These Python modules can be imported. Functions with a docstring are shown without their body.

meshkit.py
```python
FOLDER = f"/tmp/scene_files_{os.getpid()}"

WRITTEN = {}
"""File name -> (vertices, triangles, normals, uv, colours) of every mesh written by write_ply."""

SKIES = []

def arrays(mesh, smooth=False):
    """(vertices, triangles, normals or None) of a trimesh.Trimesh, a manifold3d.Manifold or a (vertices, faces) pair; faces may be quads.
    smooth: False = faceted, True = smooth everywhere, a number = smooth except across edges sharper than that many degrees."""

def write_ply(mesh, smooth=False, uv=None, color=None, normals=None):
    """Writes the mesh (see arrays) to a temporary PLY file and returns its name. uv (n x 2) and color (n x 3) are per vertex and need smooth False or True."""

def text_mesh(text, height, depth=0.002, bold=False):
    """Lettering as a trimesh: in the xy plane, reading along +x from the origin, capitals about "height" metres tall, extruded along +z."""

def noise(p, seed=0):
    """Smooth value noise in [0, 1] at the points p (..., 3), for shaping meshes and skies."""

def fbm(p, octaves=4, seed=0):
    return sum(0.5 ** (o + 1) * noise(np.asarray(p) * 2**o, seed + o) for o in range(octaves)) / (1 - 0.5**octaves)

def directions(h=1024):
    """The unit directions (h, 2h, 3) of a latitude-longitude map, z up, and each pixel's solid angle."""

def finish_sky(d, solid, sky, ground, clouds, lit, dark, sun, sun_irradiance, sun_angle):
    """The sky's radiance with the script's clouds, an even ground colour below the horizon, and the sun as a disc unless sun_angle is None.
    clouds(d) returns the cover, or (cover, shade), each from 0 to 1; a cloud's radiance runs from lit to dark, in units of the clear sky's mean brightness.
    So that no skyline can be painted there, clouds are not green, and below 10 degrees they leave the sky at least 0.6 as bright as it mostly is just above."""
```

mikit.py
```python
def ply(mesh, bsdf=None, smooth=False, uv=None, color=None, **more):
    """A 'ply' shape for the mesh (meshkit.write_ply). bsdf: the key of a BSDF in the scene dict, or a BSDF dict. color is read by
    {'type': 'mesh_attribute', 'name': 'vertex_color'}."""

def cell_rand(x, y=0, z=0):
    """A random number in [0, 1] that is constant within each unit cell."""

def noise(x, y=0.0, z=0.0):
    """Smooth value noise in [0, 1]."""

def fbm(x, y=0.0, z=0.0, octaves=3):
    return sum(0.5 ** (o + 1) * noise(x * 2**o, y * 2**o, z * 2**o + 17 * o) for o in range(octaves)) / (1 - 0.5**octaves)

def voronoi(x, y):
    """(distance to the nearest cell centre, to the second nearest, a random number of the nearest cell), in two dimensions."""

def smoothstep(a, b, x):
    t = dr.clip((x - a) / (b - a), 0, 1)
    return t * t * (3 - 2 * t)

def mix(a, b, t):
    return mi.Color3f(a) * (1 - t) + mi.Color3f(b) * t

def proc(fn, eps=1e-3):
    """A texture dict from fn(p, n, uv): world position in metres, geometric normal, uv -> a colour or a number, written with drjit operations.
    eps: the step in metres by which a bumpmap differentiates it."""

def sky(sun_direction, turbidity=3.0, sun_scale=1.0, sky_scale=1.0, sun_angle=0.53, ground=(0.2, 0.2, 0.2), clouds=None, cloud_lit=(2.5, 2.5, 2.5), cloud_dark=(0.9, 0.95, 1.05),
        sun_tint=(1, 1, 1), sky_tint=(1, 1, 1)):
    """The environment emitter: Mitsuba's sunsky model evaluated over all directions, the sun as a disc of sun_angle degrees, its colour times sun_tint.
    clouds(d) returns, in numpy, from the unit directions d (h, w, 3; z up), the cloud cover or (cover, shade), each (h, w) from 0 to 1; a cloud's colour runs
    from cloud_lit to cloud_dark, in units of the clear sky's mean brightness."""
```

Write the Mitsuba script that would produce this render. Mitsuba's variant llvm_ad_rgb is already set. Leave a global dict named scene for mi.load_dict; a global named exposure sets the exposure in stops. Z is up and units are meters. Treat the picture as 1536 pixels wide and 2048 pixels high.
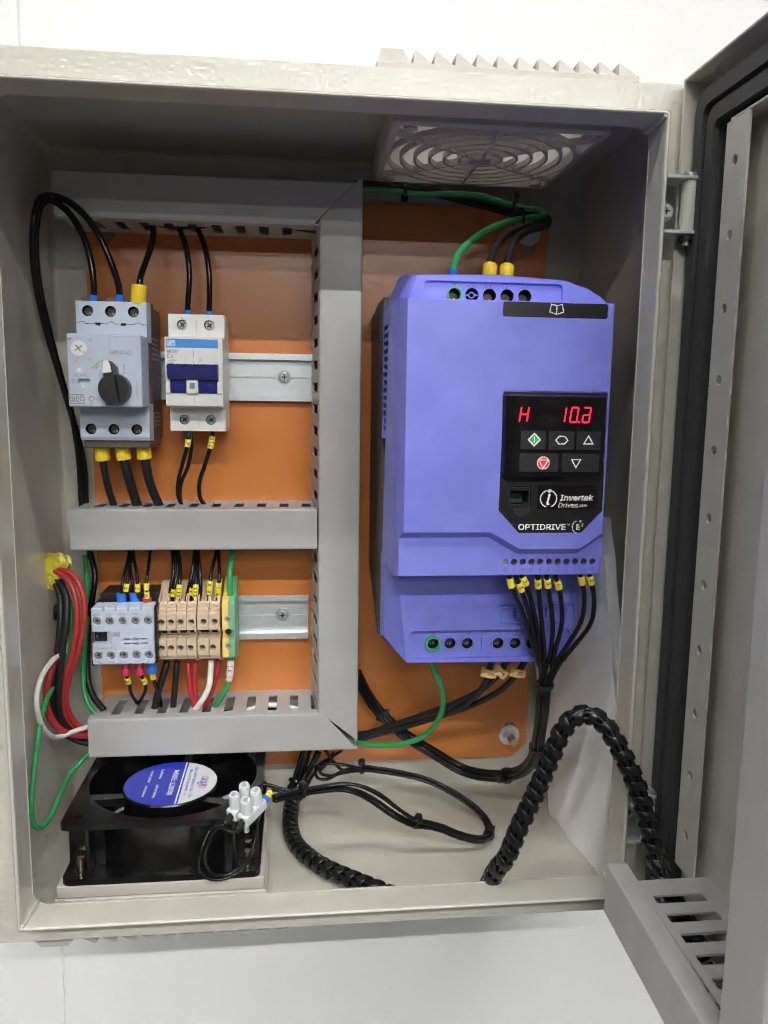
import math, random
import numpy as np, trimesh, mitsuba as mi, mikit, meshkit
import manifold3d as m3
from shapely.geometry import Polygon, box as sbox, Point, LineString
from shapely.ops import unary_union
random.seed(4); rng = np.random.default_rng(4)
T = mi.ScalarTransform4f
# ---------------------------------------------------------------- camera, light, exposure (lengths below are in mm, ground at z = -1100)
Z0 = 1100.0
def W3(p): return [p[0]*.001, p[1]*.001, (p[2]+Z0)*.001]
CAM = (180.34, -454.98, 325.15); FWD = np.array((0.10638, 0.98406, -0.14248)); UP = (0.00096, 0.14319, 0.98969)
scene, labels = {}, {}
scene['camera'] = {'type': 'thinlens', 'fov': 51.2794, 'fov_axis': 'x', 'near_clip': .01, 'far_clip': 60.0,
    'aperture_radius': .0007, 'focus_distance': .50,
    'to_world': T().look_at(origin=W3(CAM), target=W3(np.array(CAM)+FWD*500), up=list(UP))}
exposure = 1.62
scene['room_light'] = {'type': 'constant', 'radiance': {'type': 'rgb', 'value': [.009, .0092, .0095]}}
# ceiling luminaires: (centre x, y, length, power); all hang 1.4 m over the cabinet, in rows that recede behind the photographer
LAMPS = [(-50, -760, 2900, 36), (350, -2350, 2000, 165), (1300, -4300, 2400, 105), (-1500, -4300, 1200, 20), (-1900, -2350, 1500, 26), (950, -5600, 3600, 100), (1100, -7300, 4400, 120)]

# ---------------------------------------------------------------- materials
def rgb(*c): return {'type': 'rgb', 'value': list(c)}
def mat(name, c, rough=.45, metal=0., spec=.5, bump=None, **kw):
    base = {'type': 'proc', **c} if isinstance(c, dict) and 'fn' in c else (c if isinstance(c, dict) else rgb(*c))
    b = {'type': 'principled', 'base_color': base, 'roughness': rough, 'metallic': metal, 'specular': spec, **kw}
    if bump: b = {'type': 'bumpmap', 'arbitrary': mikit.proc(bump[0], eps=bump[1]), 'scale': bump[2], 'bsdf': b}
    scene[name] = {'type': 'twosided', 'bsdf': b}
    return name
def peel(p, n, uv): return mikit.noise(p.x*720, p.y*720, p.z*720)*.8 + mikit.noise(p.x*1600+7, p.y*1600, p.z*1600)*.2
def fine(p, n, uv): return mikit.noise(p.x*1700, p.y*1700, p.z*1700)
def beige_col(p, n, uv):
    f = mikit.fbm(p.x*30, p.y*30, p.z*30, 3); return mikit.mix((.49, .475, .41), (.53, .515, .45), f)
def orange_col(p, n, uv):
    f = mikit.fbm(p.x*22, p.y*22, p.z*22, 4); return mikit.mix((.56, .185, .04), (.62, .21, .05), f)
def wall_col(p, n, uv):
    f = mikit.fbm(p.x*6, p.y*6, p.z*6, 4); g = mikit.noise(p.x*230, 3., p.z*230); sp = mikit.smoothstep(.965, .99, g*mikit.smoothstep(.45, .7, mikit.noise(p.x*40, 9., p.z*40)) + .0)
    return mikit.mix((.78, .78, .765), (.82, .82, .81), f)*(1 - .5*sp)
def zinc_col(p, n, uv):
    f = mikit.fbm(p.x*420, p.y*420, p.z*420, 3); return mikit.mix((.70, .75, .77), (.86, .89, .90), f)
def fan_bump(p, n, uv): return mikit.noise(p.x*260, p.y*260, p.z*260)
def duct_col(p, n, uv):
    f = mikit.fbm(p.x*14, p.y*60, p.z*14, 3); return mikit.mix((.385, .38, .37), (.425, .42, .41), f)
def paper_bump(p, n, uv): return mikit.fbm(p.x*28, p.y*28, p.z*28, 3)
def dust_black(p, n, uv):
    f = mikit.fbm(p.x*70, p.y*70, p.z*70, 4); return mikit.mix((.004, .004, .0045), (.010, .010, .011), mikit.smoothstep(.4, .8, f))
def purple_col(p, n, uv):
    f = mikit.fbm(p.x*40, p.y*40, p.z*40, 4); return mikit.mix((.172, .188, .63), (.205, .224, .70), mikit.smoothstep(.25, .75, f))
mat('M_cabinet', mikit.proc(beige_col), .26, bump=(peel, 2.0e-4, .00032))
mat('M_orange', mikit.proc(orange_col), .33, bump=(peel, 2.0e-4, .00013))
mat('M_paint', mikit.proc(beige_col), .20, spec=.6)
mat('M_orange_paint', mikit.proc(orange_col), .27, spec=.75)
mat('M_wall', mikit.proc(wall_col), .6)
mat('M_ground', (.035, .034, .033), .6)
def scuff(p, n, uv): return .30 + .22*mikit.fbm(p.x*60, p.y*60, p.z*60, 4)
mat('M_duct', mikit.proc(duct_col), .38); scene['M_duct']['bsdf']['roughness'] = mikit.proc(scuff)
mat('M_vent', (.52, .48, .44), .5)
scene['M_mesh'] = {'type': 'principledthin', 'base_color': rgb(.86, .85, .82), 'roughness': .9, 'diff_trans': 1.3}
mat('M_zinc', mikit.proc(zinc_col), .27, metal=.55)
mat('M_steel', (.70, .71, .72), .22, metal=.75)
mat('M_brass', (.62, .52, .34), .3, metal=1.)
mat('M_dark_steel', (.10, .09, .085), .35, metal=.7)
mat('M_black', (.010, .010, .011), .40)
mat('M_gasket', (.042, .041, .045), .65)
mat('M_mirror', (.55, .58, .60), .22, metal=1.)
mat('M_pcb', (.008, .06, .03), .4)
mat('M_fan', mikit.proc(dust_black), .20)
mat('M_hole', (.004, .004, .004), .8)
mat('M_wire_black', (.006, .006, .007), .17)
mat('M_cable_black', (.014, .014, .015), .45)
mat('M_spiral', (.009, .009, .010), .24)
mat('M_green', (.035, .34, .105), .24)
mat('M_red', (.44, .035, .035), .42)
mat('M_white_wire', (.80, .80, .76), .35)
mat('M_yellow', (.88, .62, .03), .42)
mat('M_marker', (.87, .74, .07), .45)
mat('M_tan', (.80, .52, .22), .5)
mat('M_blue', (.03, .17, .62), .40)
mat('M_pink', (.58, .03, .09), .42)
mat('M_purple', mikit.proc(purple_col), .40, bump=(fine, 2e-4, .00003))
mat('M_chassis', (.055, .05, .046), .42)
mat('M_panel', (.012, .012, .013), .30, bump=(fine, 2e-4, .00002))
mat('M_screen', (.006, .005, .006), .10)
mat('M_key', (.017, .018, .019), .42)
mat('M_relay', (.50, .56, .67), .38)
mat('M_side_label', (.105, .075, .062), .45)
mat('M_breaker', (.70, .70, .67), .38)
mat('M_toggle', (.018, .020, .15), .35)
mat('M_stripe', (.05, .27, .68), .4)
mat('M_terminal', (.60, .47, .33), .45)
mat('M_earth_yellow', (.86, .60, .17), .45)
mat('M_earth_green', (.20, .45, .26), .45)
mat('M_white', (.80, .80, .76), .4)
mat('M_print_white', (.82, .82, .82), .5)
mat('M_print_black', (.012, .012, .013), .5)
mat('M_print_gray', (.20, .205, .215), .5)
mat('M_print_red', (.70, .06, .05), .5)
mat('M_print_green', (.04, .40, .15), .5)
mat('M_label_blue', (.02, .035, .40), .28)
mat('M_label_silver', (.60, .61, .64), .30)
mat('M_clear', (.64, .66, .68), .18, spec=.6)
mat('M_paper', (.88, .88, .88), .7, bump=(paper_bump, 1e-3, .0016))
mat('M_tape', (.72, .60, .06), .22)
mat('M_emboss', (.115, .113, .47), .45)
scene['M_led'] = {'type': 'diffuse', 'reflectance': rgb(.3, .02, .03)}

# ---------------------------------------------------------------- mesh helpers (mm)
def tm(m):
    if isinstance(m, trimesh.Trimesh): return m
    q = m.to_mesh(); return trimesh.Trimesh(np.array(q.vert_properties[:, :3]), np.array(q.tri_verts), process=False)
def mf(m):
    if isinstance(m, m3.Manifold): return m
    m = m.copy(); m.merge_vertices()
    return m3.Manifold(m3.Mesh(np.asarray(m.vertices, np.float32), np.asarray(m.faces, np.uint32)))
def cat(*ms): return trimesh.util.concatenate([tm(m) for m in ms])
def hull(pts): return m3.Manifold.hull_points([tuple(map(float, p)) for p in pts])
def box(x0, x1, y0, y1, z0, z1, c=.4):
    x0, x1 = min(x0, x1), max(x0, x1); y0, y1 = min(y0, y1), max(y0, y1); z0, z1 = min(z0, z1), max(z0, z1)
    c = min(c, (x1-x0)*.35, (y1-y0)*.35, (z1-z0)*.35)
    if c <= 0: c = 1e-4
    P = []
    for a in (0, 1):
        for b in (0, 1):
            for d in (0, 1):
                x, y, z = (x1 if a else x0), (y1 if b else y0), (z1 if d else z0)
                sx, sy, sz = (-1 if a else 1), (-1 if b else 1), (-1 if d else 1)
                P += [(x, y+sy*c, z+sz*c), (x+sx*c, y, z+sz*c), (x+sx*c, y+sy*c, z)]
    return hull(P)
def frame(d):
    d = np.asarray(d, float); d /= np.linalg.norm(d)
    a = np.cross(d, (0, 0, 1) if abs(d[2]) < .9 else (1, 0, 0)); a /= np.linalg.norm(a)
    return d, a, np.cross(d, a)
def cyl(p0, p1, r, n=20, r1=None):
    p0, p1 = np.array(p0, float), np.array(p1, float); d, a, b = frame(p1-p0); r1 = r if r1 is None else r1
    t = np.arange(n)*2*np.pi/n
    ring = np.cos(t)[:, None]*a + np.sin(t)[:, None]*b
    return hull(np.vstack([p0+ring*r, p1+ring*r1]))
def ypuck(x, z, y0, y1, r, n=24, r1=None): return cyl((x, y0, z), (x, y1, z), r, n, r1)
def prism(poly, y0, y1):
    """front-facing outline (x, z) between depths y0 < y1"""
    poly = poly if hasattr(poly, 'geom_type') else Polygon(poly)
    out = []
    for g in getattr(poly, 'geoms', [poly]):
        m = trimesh.creation.extrude_polygon(g, y1-y0, engine='earcut'); v = m.vertices
        m.vertices = np.stack([v[:, 0], y1-v[:, 2], v[:, 1]], 1); out.append(m)
    return out[0] if len(out) == 1 else trimesh.util.concatenate(out)
def prism_x(poly, x0, x1):
    """side outline (y, z) between x0 < x1"""
    poly = poly if hasattr(poly, 'geom_type') else Polygon(poly)
    m = trimesh.creation.extrude_polygon(poly, x1-x0, engine='earcut'); v = m.vertices
    m.vertices = np.stack([x0+v[:, 2], v[:, 0], v[:, 1]], 1); return m
def prism_z(poly, z0, z1):
    poly = poly if hasattr(poly, 'geom_type') else Polygon(poly)
    m = trimesh.creation.extrude_polygon(poly, z1-z0, engine='earcut'); m.vertices[:, 2] += z0; return m
def rrect(x0, x1, z0, z1, r): return sbox(x0+r, z0+r, x1-r, z1-r).buffer(r, quad_segs=6)
def spline(pts, step=2.2):
    P = np.array(pts, float)
    if len(P) < 3:
        n = max(2, int(np.linalg.norm(P[1]-P[0])/step)); return P[0]+(P[1]-P[0])*np.linspace(0, 1, n)[:, None]
    Q = np.vstack([2*P[0]-P[1], P, 2*P[-1]-P[-2]]); out = []
    for i in range(1, len(Q)-2):
        a, b, c, d = Q[i-1:i+3]
        ta = np.linalg.norm(b-a)**.5+1e-6; tb = np.linalg.norm(c-b)**.5+1e-6; tc = np.linalg.norm(d-c)**.5+1e-6
        m1 = (c-b) - tb*((c-a)/(ta+tb)) + tb*(b-a)/ta; m1 = (b-a)/ta - (c-a)/(ta+tb) + (c-b)/tb
        m2 = (c-b)/tb - (d-b)/(tb+tc) + (d-c)/tc; m1, m2 = m1*tb, m2*tb
        n = max(2, int(np.linalg.norm(c-b)/step))
        for s in np.arange(n)/n:
            out.append((2*s**3-3*s*s+1)*b + (s**3-2*s*s+s)*m1 + (-2*s**3+3*s*s)*c + (s**3-s*s)*m2)
    return np.array(out+[P[-1]])
def frames(C):
    t = np.gradient(C, axis=0); t /= np.linalg.norm(t, axis=1, keepdims=True)+1e-12
    _, a, _ = frame(t[0]); A = []
    for k in range(len(C)):
        a = a - t[k]*(a@t[k]); a = a/np.linalg.norm(a); A.append(a)
    A = np.array(A); return t, A, np.cross(t, A)
def tube(C, r, n=10, caps=True):
    C = np.asarray(C, float); t, A, B = frames(C); ang = np.arange(n)*2*np.pi/n
    r = np.broadcast_to(r, (len(C),))
    V = (C[:, None]+r[:, None, None]*(np.cos(ang)[None, :, None]*A[:, None]+np.sin(ang)[None, :, None]*B[:, None])).reshape(-1, 3)
    i, j = np.meshgrid(np.arange(len(C)-1), np.arange(n), indexing='ij'); j2 = (j+1) % n
    q = np.stack([i*n+j, i*n+j2, (i+1)*n+j2, (i+1)*n+j], -1).reshape(-1, 4)
    F = np.vstack([q[:, [0, 1, 2]], q[:, [0, 2, 3]]])
    if caps:
        k = len(V); V = np.vstack([V, C[:1], C[-1:]]); jj = np.arange(n); e = (len(C)-1)*n
        F = np.vstack([F, np.stack([jj*0+k, (jj+1) % n, jj], 1), np.stack([jj*0+k+1, e+jj, e+(jj+1) % n], 1)])
    return trimesh.Trimesh(V, F, process=False)
_texts = {}
def text(s, height, depth=.12, bold=False, shear=0., width=None):
    k = (s, bold)
    if k not in _texts: _texts[k] = meshkit.text_mesh(s, 1., 1., bold)
    m = _texts[k].copy(); v = m.vertices; b = m.bounds
    v[:, 0] -= b[0][0]
    if shear: v[:, 0] += shear*v[:, 1]
    v[:, :2] *= height; v[:, 2] *= depth
    if width: v[:, 0] *= width/(v[:, 0].max()-v[:, 0].min())
    m.vertices = v; return m
def on_front(m, x, y, z, rot=0., center=True):
    """a lettering mesh (xy, thickness z) stood on a surface that faces the viewer (-y) at depth y; rot in degrees, counter-clockwise as seen"""
    v = m.vertices.copy()
    if center: v[:, :2] -= (v[:, :2].max(0)+v[:, :2].min(0))/2
    c, s = math.cos(math.radians(rot)), math.sin(math.radians(rot))
    v[:, 0], v[:, 1] = c*v[:, 0]-s*v[:, 1], s*v[:, 0]+c*v[:, 1]
    m = m.copy(); m.vertices = np.stack([x+v[:, 0], y-v[:, 2], z+v[:, 1]], 1); return m
def ring_front(x, z, y, r0, r1, th=.12, a0=0, a1=360, n=32):
    t = np.radians(np.linspace(a0, a1, n)); o = np.stack([x+r1*np.cos(t), z+r1*np.sin(t)], 1); i = np.stack([x+r0*np.cos(t), z+r0*np.sin(t)], 1)
    if a1-a0 >= 360: return prism(Polygon(o, [i[::-1]]), y-th, y)
    return prism(np.vstack([o, i[::-1]]), y-th, y)
def outline(pts, w): return Polygon(pts).exterior.buffer(w/2, join_style=2)
def mm(m):
    m = tm(m).copy(); v = np.array(m.vertices, float); v[:, 2] += Z0; m.vertices = v*.001; return m

def orange_peel(P, cell, amp, seed=0):
    Q = np.asarray(P)/cell; return amp*(.75*(meshkit.noise(Q, seed)-.5)+.25*(meshkit.noise(Q*2.3, seed+5)-.5))*2
def relief(axis, at, u0, u1, w0, w1, step, cell, amp, keep=None, face=1):
    """a paint-textured sheet on a plane: axis 'x' (u = y, w = z), 'y' (u = x, w = z) or 'z' (u = x, w = y); face +1/-1 is the side the paint faces"""
    nu, nw = int((u1-u0)/step)+1, int((w1-w0)/step)+1
    U, Wg = np.meshgrid(np.linspace(u0, u1, nu), np.linspace(w0, w1, nw), indexing='ij')
    k = {'x': 0, 'y': 1, 'z': 2}[axis]; o = [i for i in range(3) if i != k]
    P = np.zeros((nu, nw, 3)); P[..., o[0]] = U; P[..., o[1]] = Wg; P[..., k] = at
    P[..., k] += face*orange_peel(P, cell, amp, seed=k)
    cu, cw = (U[:-1, :-1]+U[1:, 1:])/2, (Wg[:-1, :-1]+Wg[1:, 1:])/2
    m = np.ones(cu.shape, bool) if keep is None else keep(cu, cw)
    i, j = np.nonzero(m); a = i*nw+j; q4 = np.stack([a, a+nw, a+nw+1, a+1], 1)
    if (axis == 'y') == (face > 0): q4 = q4[:, ::-1]
    F = np.vstack([q4[:, [0, 1, 2]], q4[:, [0, 2, 3]]]); used = np.unique(F); idx = np.zeros(nu*nw, int); idx[used] = np.arange(len(used))
    return trimesh.Trimesh(P.reshape(-1, 3)[used], idx[F], process=False)
# ---------------------------------------------------------------- naming
def numbered(name):
    used = set(k for k in list(scene)+list(labels)); k, i = name, 0
    def taken(k): return k in used or any(u.startswith(k+'__') for u in used)
    while taken(k): i += 1; k = f'{name}_{i:03d}'
    return k
def thing(name, label, category, group=None):
    key = numbered(name); labels[key] = {'label': label, 'category': category}
    if group: labels[key]['group'] = group
    return key
_taken = {}
def part(parent, name, mesh, m, smooth=32, label=None, kind=None, emit=None):
    i = _taken.get((parent, name), -1)+1; _taken[(parent, name)] = i
    key = f'{parent}__{name}' + (f'_{i:03d}' if i else '')
    scene[key] = mikit.ply(mm(mesh), m, smooth=smooth)
    if emit: scene[key]['emitter'] = {'type': 'area', 'radiance': rgb(*emit)}
    if label: labels[key] = {'label': label}
    if kind: labels.setdefault(key, {})['kind'] = kind
    return key
def setting(name, mesh, m, smooth=False, label=None):
    scene[name] = mikit.ply(mm(mesh), m, smooth=smooth); labels[name] = {'kind': 'structure'}
    if label: labels[name]['label'] = label
    return name

# ================================================================ setting: white wall, ground, ceiling lamps
WALL = 179.
setting('wall', cat(box(-6000, -16.6, WALL, WALL+60, -Z0, 1500, .5), box(-15.4, 6000, WALL, WALL+60, -Z0, 1500, .5), box(-17, -15, WALL+2.5, WALL+50, -Z0, 1500, .1)), 'M_wall', label='white panelled wall behind the cabinet with one fine vertical joint')
setting('ground', box(-6000, 6000, -9000, WALL-.5, -Z0-40, -Z0, .1), 'M_ground')
NTH = ['first', 'second', 'third', 'fourth', 'fifth', 'sixth', 'seventh']
for i, (x, y, L, pw) in enumerate(LAMPS):
    t = thing('ceiling_lamp', f'long white ceiling luminaire outside the picture, {NTH[i]} counted from the cabinet', 'lamp', 'ceiling luminaires outside the picture')
    part(t, 'housing', box(x-L/2-20, x+L/2+20, y-40, y+40, 1882, 1930, 3), 'M_white')
    v = np.array([[x-L/2, y-15, 1879], [x+L/2, y-15, 1879], [x+L/2, y+15, 1879], [x-L/2, y+15, 1879]], float)
    part(t, 'diffuser', trimesh.Trimesh(v, [[0, 2, 1], [0, 3, 2]], process=False), 'M_white', smooth=False, emit=(pw*1.0, pw*1.0, pw*.97))

# ================================================================ cabinet
CW, CH, LA, LB = 400., 500., 23.8, 20.8      # outer size, flange width, lip depth
YB = 171.                                     # inner back wall
cab = thing('electrical_cabinet', 'beige textured steel control cabinet on the white wall with its door swung open', 'cabinet')
def rbox(x0, x1, y0, y1, z0, z1, r, n=5):
    P = []
    for x, sx in ((x0+r, -1), (x1-r, 1)):
        for z, sz in ((z0+r, -1), (z1-r, 1)):
            for y, sy in ((y0+r, -1), (y1-r, 1)):
                for a in range(n):
                    for b in range(n):
                        u, w = a/(n-1)*math.pi/2, b/(n-1)*math.pi/2
                        P.append((x+sx*r*math.cos(u)*math.cos(w), y+sy*r*math.sin(u)*math.cos(w), z+sz*r*math.sin(w)))
    return hull(P)
outer = box(0, CW, 0, YB+1.8, 0, CH, 1.0)
inner = rbox(1.6, CW-1.6, -30, YB, 1.6, CH-1.6, 4.5)
shell = outer - inner
shell = shell - ypuck(0, 0, -50, -40, 1)
# holes cut in the roof and the base for the two vents
shell = shell - box(244, 352, 26, 142, 490, 510, .1) - box(40, 150, 40, 142, -10, 10, .1)
part(cab, 'body', shell, 'M_cabinet')
flange = sbox(.6, .6, CW-.6, CH-.6).difference(rrect(LA, CW-LA, LA, CH-LA, 4))
part(cab, 'front_flange', prism(flange, .2, 1.6), 'M_paint')
part(cab, 'flange_paint', relief('y', -.12, .8, CW-.8, .8, CH-.8, .65, 1.65, .15, lambda x, z: ~((x > LA+.4) & (x < CW-LA-.4) & (z > LA+.4) & (z < CH-LA-.4)), -1), 'M_paint', smooth=True, label='textured paint of the front flange')
part(cab, 'left_side', relief('x', 1.85, .2, 166, 5, 495, 1.2, 2.5, .16), 'M_paint', smooth=True); part(cab, 'right_side', relief('x', CW-1.85, .2, 166, 5, 495, 1.3, 2.5, .16, None, -1), 'M_paint', smooth=True)
part(cab, 'floor_panel', relief('z', 1.85, 5, 395, .2, 167, 1.2, 2.5, .14, lambda x, y: ~((x > 36) & (x < 152) & (y > 36) & (y < 146))), 'M_paint', smooth=True)
part(cab, 'back_panel', relief('y', YB-.25, 5, 395, 5, 495, 1.4, 2.6, .16, lambda x, z: ~((x > 32) & (x < 360) & (z > 34) & (z < 460)), -1), 'M_paint', smooth=True)
def ring_pts(x0, x1, z0, z1, r, n=8):
    P = []
    for cx, cz, a in ((x1-r, z1-r, 0), (x0+r, z1-r, 90), (x0+r, z0+r, 180), (x1-r, z0+r, 270)):
        for k in range(n): t = math.radians(a+90*k/(n-1)); P.append((cx+r*math.cos(t), cz+r*math.sin(t)))
    return np.array(P)
def loft(rings):
    V = np.vstack([np.stack([p[:, 0], np.full(len(p), y), p[:, 1]], 1) for p, y in rings]); n = len(rings[0][0]); k = len(rings)
    i, j = np.meshgrid(np.arange(k), np.arange(n), indexing='ij'); i2, j2 = (i+1) % k, (j+1) % n
    F = np.concatenate([np.stack([i*n+j, i2*n+j, i2*n+j2], -1).reshape(-1, 3), np.stack([i*n+j, i2*n+j2, i*n+j2], -1).reshape(-1, 3)])
    return trimesh.Trimesh(V, F, process=False)
A = LA
def dense(P, n_straight=330, n_arc=3):
    out = []
    for k in range(len(P)):
        a, b = P[k], P[(k+1) % len(P)]; n = n_straight if k % 8 == 7 else n_arc
        out.append(a+(b-a)*(np.arange(n)/n)[:, None])
    return np.vstack(out)
Rb, Rf = dense(ring_pts(A, CW-A, A, CH-A, 9)), dense(ring_pts(A-.2, CW-A+.2, A-.2, CH-A+.2, 2.4))
rings = []
for u in np.linspace(0, 1, 18):
    y = 1.2+(-LB+1.0-1.2)*u; Q = Rb*(1-u)+Rf*u; tg = np.roll(Q, -1, 0)-np.roll(Q, 1, 0); tg /= np.linalg.norm(tg, axis=1, keepdims=True)+1e-9; nn = np.stack([tg[:, 1], -tg[:, 0]], 1)
    h = orange_peel(np.stack([Q[:, 0], np.full(len(Q), y), Q[:, 1]], 1), 1.8, .12, 3)*(0 if u in (0, 1) else 1); rings.append((Q-nn*h[:, None], y))
rings += [(dense(ring_pts(A-.8, CW-A+.8, A-.8, CH-A+.8, 1.6)), -LB), (dense(ring_pts(A-1.7, CW-A+1.7, A-1.7, CH-A+1.7, 1.6)), -LB), (dense(ring_pts(A-2.4, CW-A+2.4, A-2.4, CH-A+2.4, 2)), -LB+.9), (dense(ring_pts(A-2.2, CW-A+2.2, A-2.2, CH-A+2.2, 4)), 1.0)]
lip = loft(rings)
lip.invert()
part(cab, 'opening_lip', lip, 'M_paint', smooth=50)
for (sx, sz) in ((0, 0), (1, 0), (1, 1), (0, 1)):      # weld beads in the mitred corners of the lip
    x, z = (A if not sx else CW-A), (A if not sz else CH-A); dx, dz = (1 if not sx else -1), (1 if not sz else -1)
    b = tube(spline([(x+dx*.1, -LB+.6, z+dz*.1), (x+dx*1.4, -LB*.6, z+dz*1.4), (x+dx*2.4, -LB*.2, z+dz*2.4), (x+dx*2.8, 0, z+dz*2.8)], 1.5), [1.1]+[1.5]*20+[1.2] if False else 1.35, 8)
    part(cab, 'weld_bead', b, 'M_cabinet', smooth=True)
# earth stud / gland nut low on the left wall
sb = (0.0, 140.0, 160.7)
part(cab, 'wall_bolt', cat(cyl((1, 141, 164.5), (4.5, 141, 164.5), 6.4, 6), cyl((4, 141, 164.5), (8, 141, 164.5), 4.2, 12)), 'M_black')
for i in range(14):      # chips and flecks in the paint of the floor and the left wall
    x, y, z = (rng.uniform(5, 26), rng.uniform(12, 120), 1.72) if i < 6 else (rng.uniform(170, 340), rng.uniform(20, 150), 1.72)
    if i in (4, 5): x, z = 1.75, rng.uniform(8, 40)
    p_ = [(rng.uniform(-1.1, 1.1), rng.uniform(-1.4, 1.4)) for _ in range(7)]; k_ = .45 if i > 5 else 1
    part(cab, 'paint_chip', hull([(x+(a*k_ if z < 2 else 0)+(0 if z < 2 else h_), y+b*k_, z+(h_ if z < 2 else a*k_)) for a, b in p_ for h_ in (0, .12)]), 'M_dark_steel', smooth=False)
# hinges
def hinge(zc):
    h = part(cab, 'hinge', box(379.4, 396, -3.4, -.6, zc-14.6, zc+14.6, .4), 'M_mirror')
    for ar in (box(379.4, 399.4, -18.6, -2.6, zc+13.4, zc+15.4, .4), box(379.4, 399.4, -18.6, -2.6, zc-15.4, zc-13.4, .4)): part(h, 'arm', ar, 'M_zinc')
    bx, by = 394.6, -13.6
    for n, mesh, m in (('barrel', cyl((bx, by, zc-13.2), (bx, by, zc+13.2), 4.3, 24), 'M_cabinet'),
                       ('pin', cat(cyl((bx, by, zc-21), (bx, by, zc+17.5), 2.0, 14), cyl((bx, by, zc+15.5), (bx, by, zc+17.2), 4.2, 18)), 'M_steel'),
                       ('clip', cyl((bx, by, zc-18.2), (bx, by, zc-16.2), 4.6, 16), 'M_black'),
                       ('screw', ypuck(385.8, zc-1, -6.6, -3.3, 3.6, 20, 5.2), 'M_zinc')):
        part(h, n, mesh, m)
    part(h, 'cross_slot', cat(box(383.6, 387.6, -6.75, -6.5, zc-1.4, zc-.6, .02), box(385.2, 386.0, -6.75, -6.5, zc-3, zc+1, .02)), 'M_hole')
hinge(431.5); hinge(72.)
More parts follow.
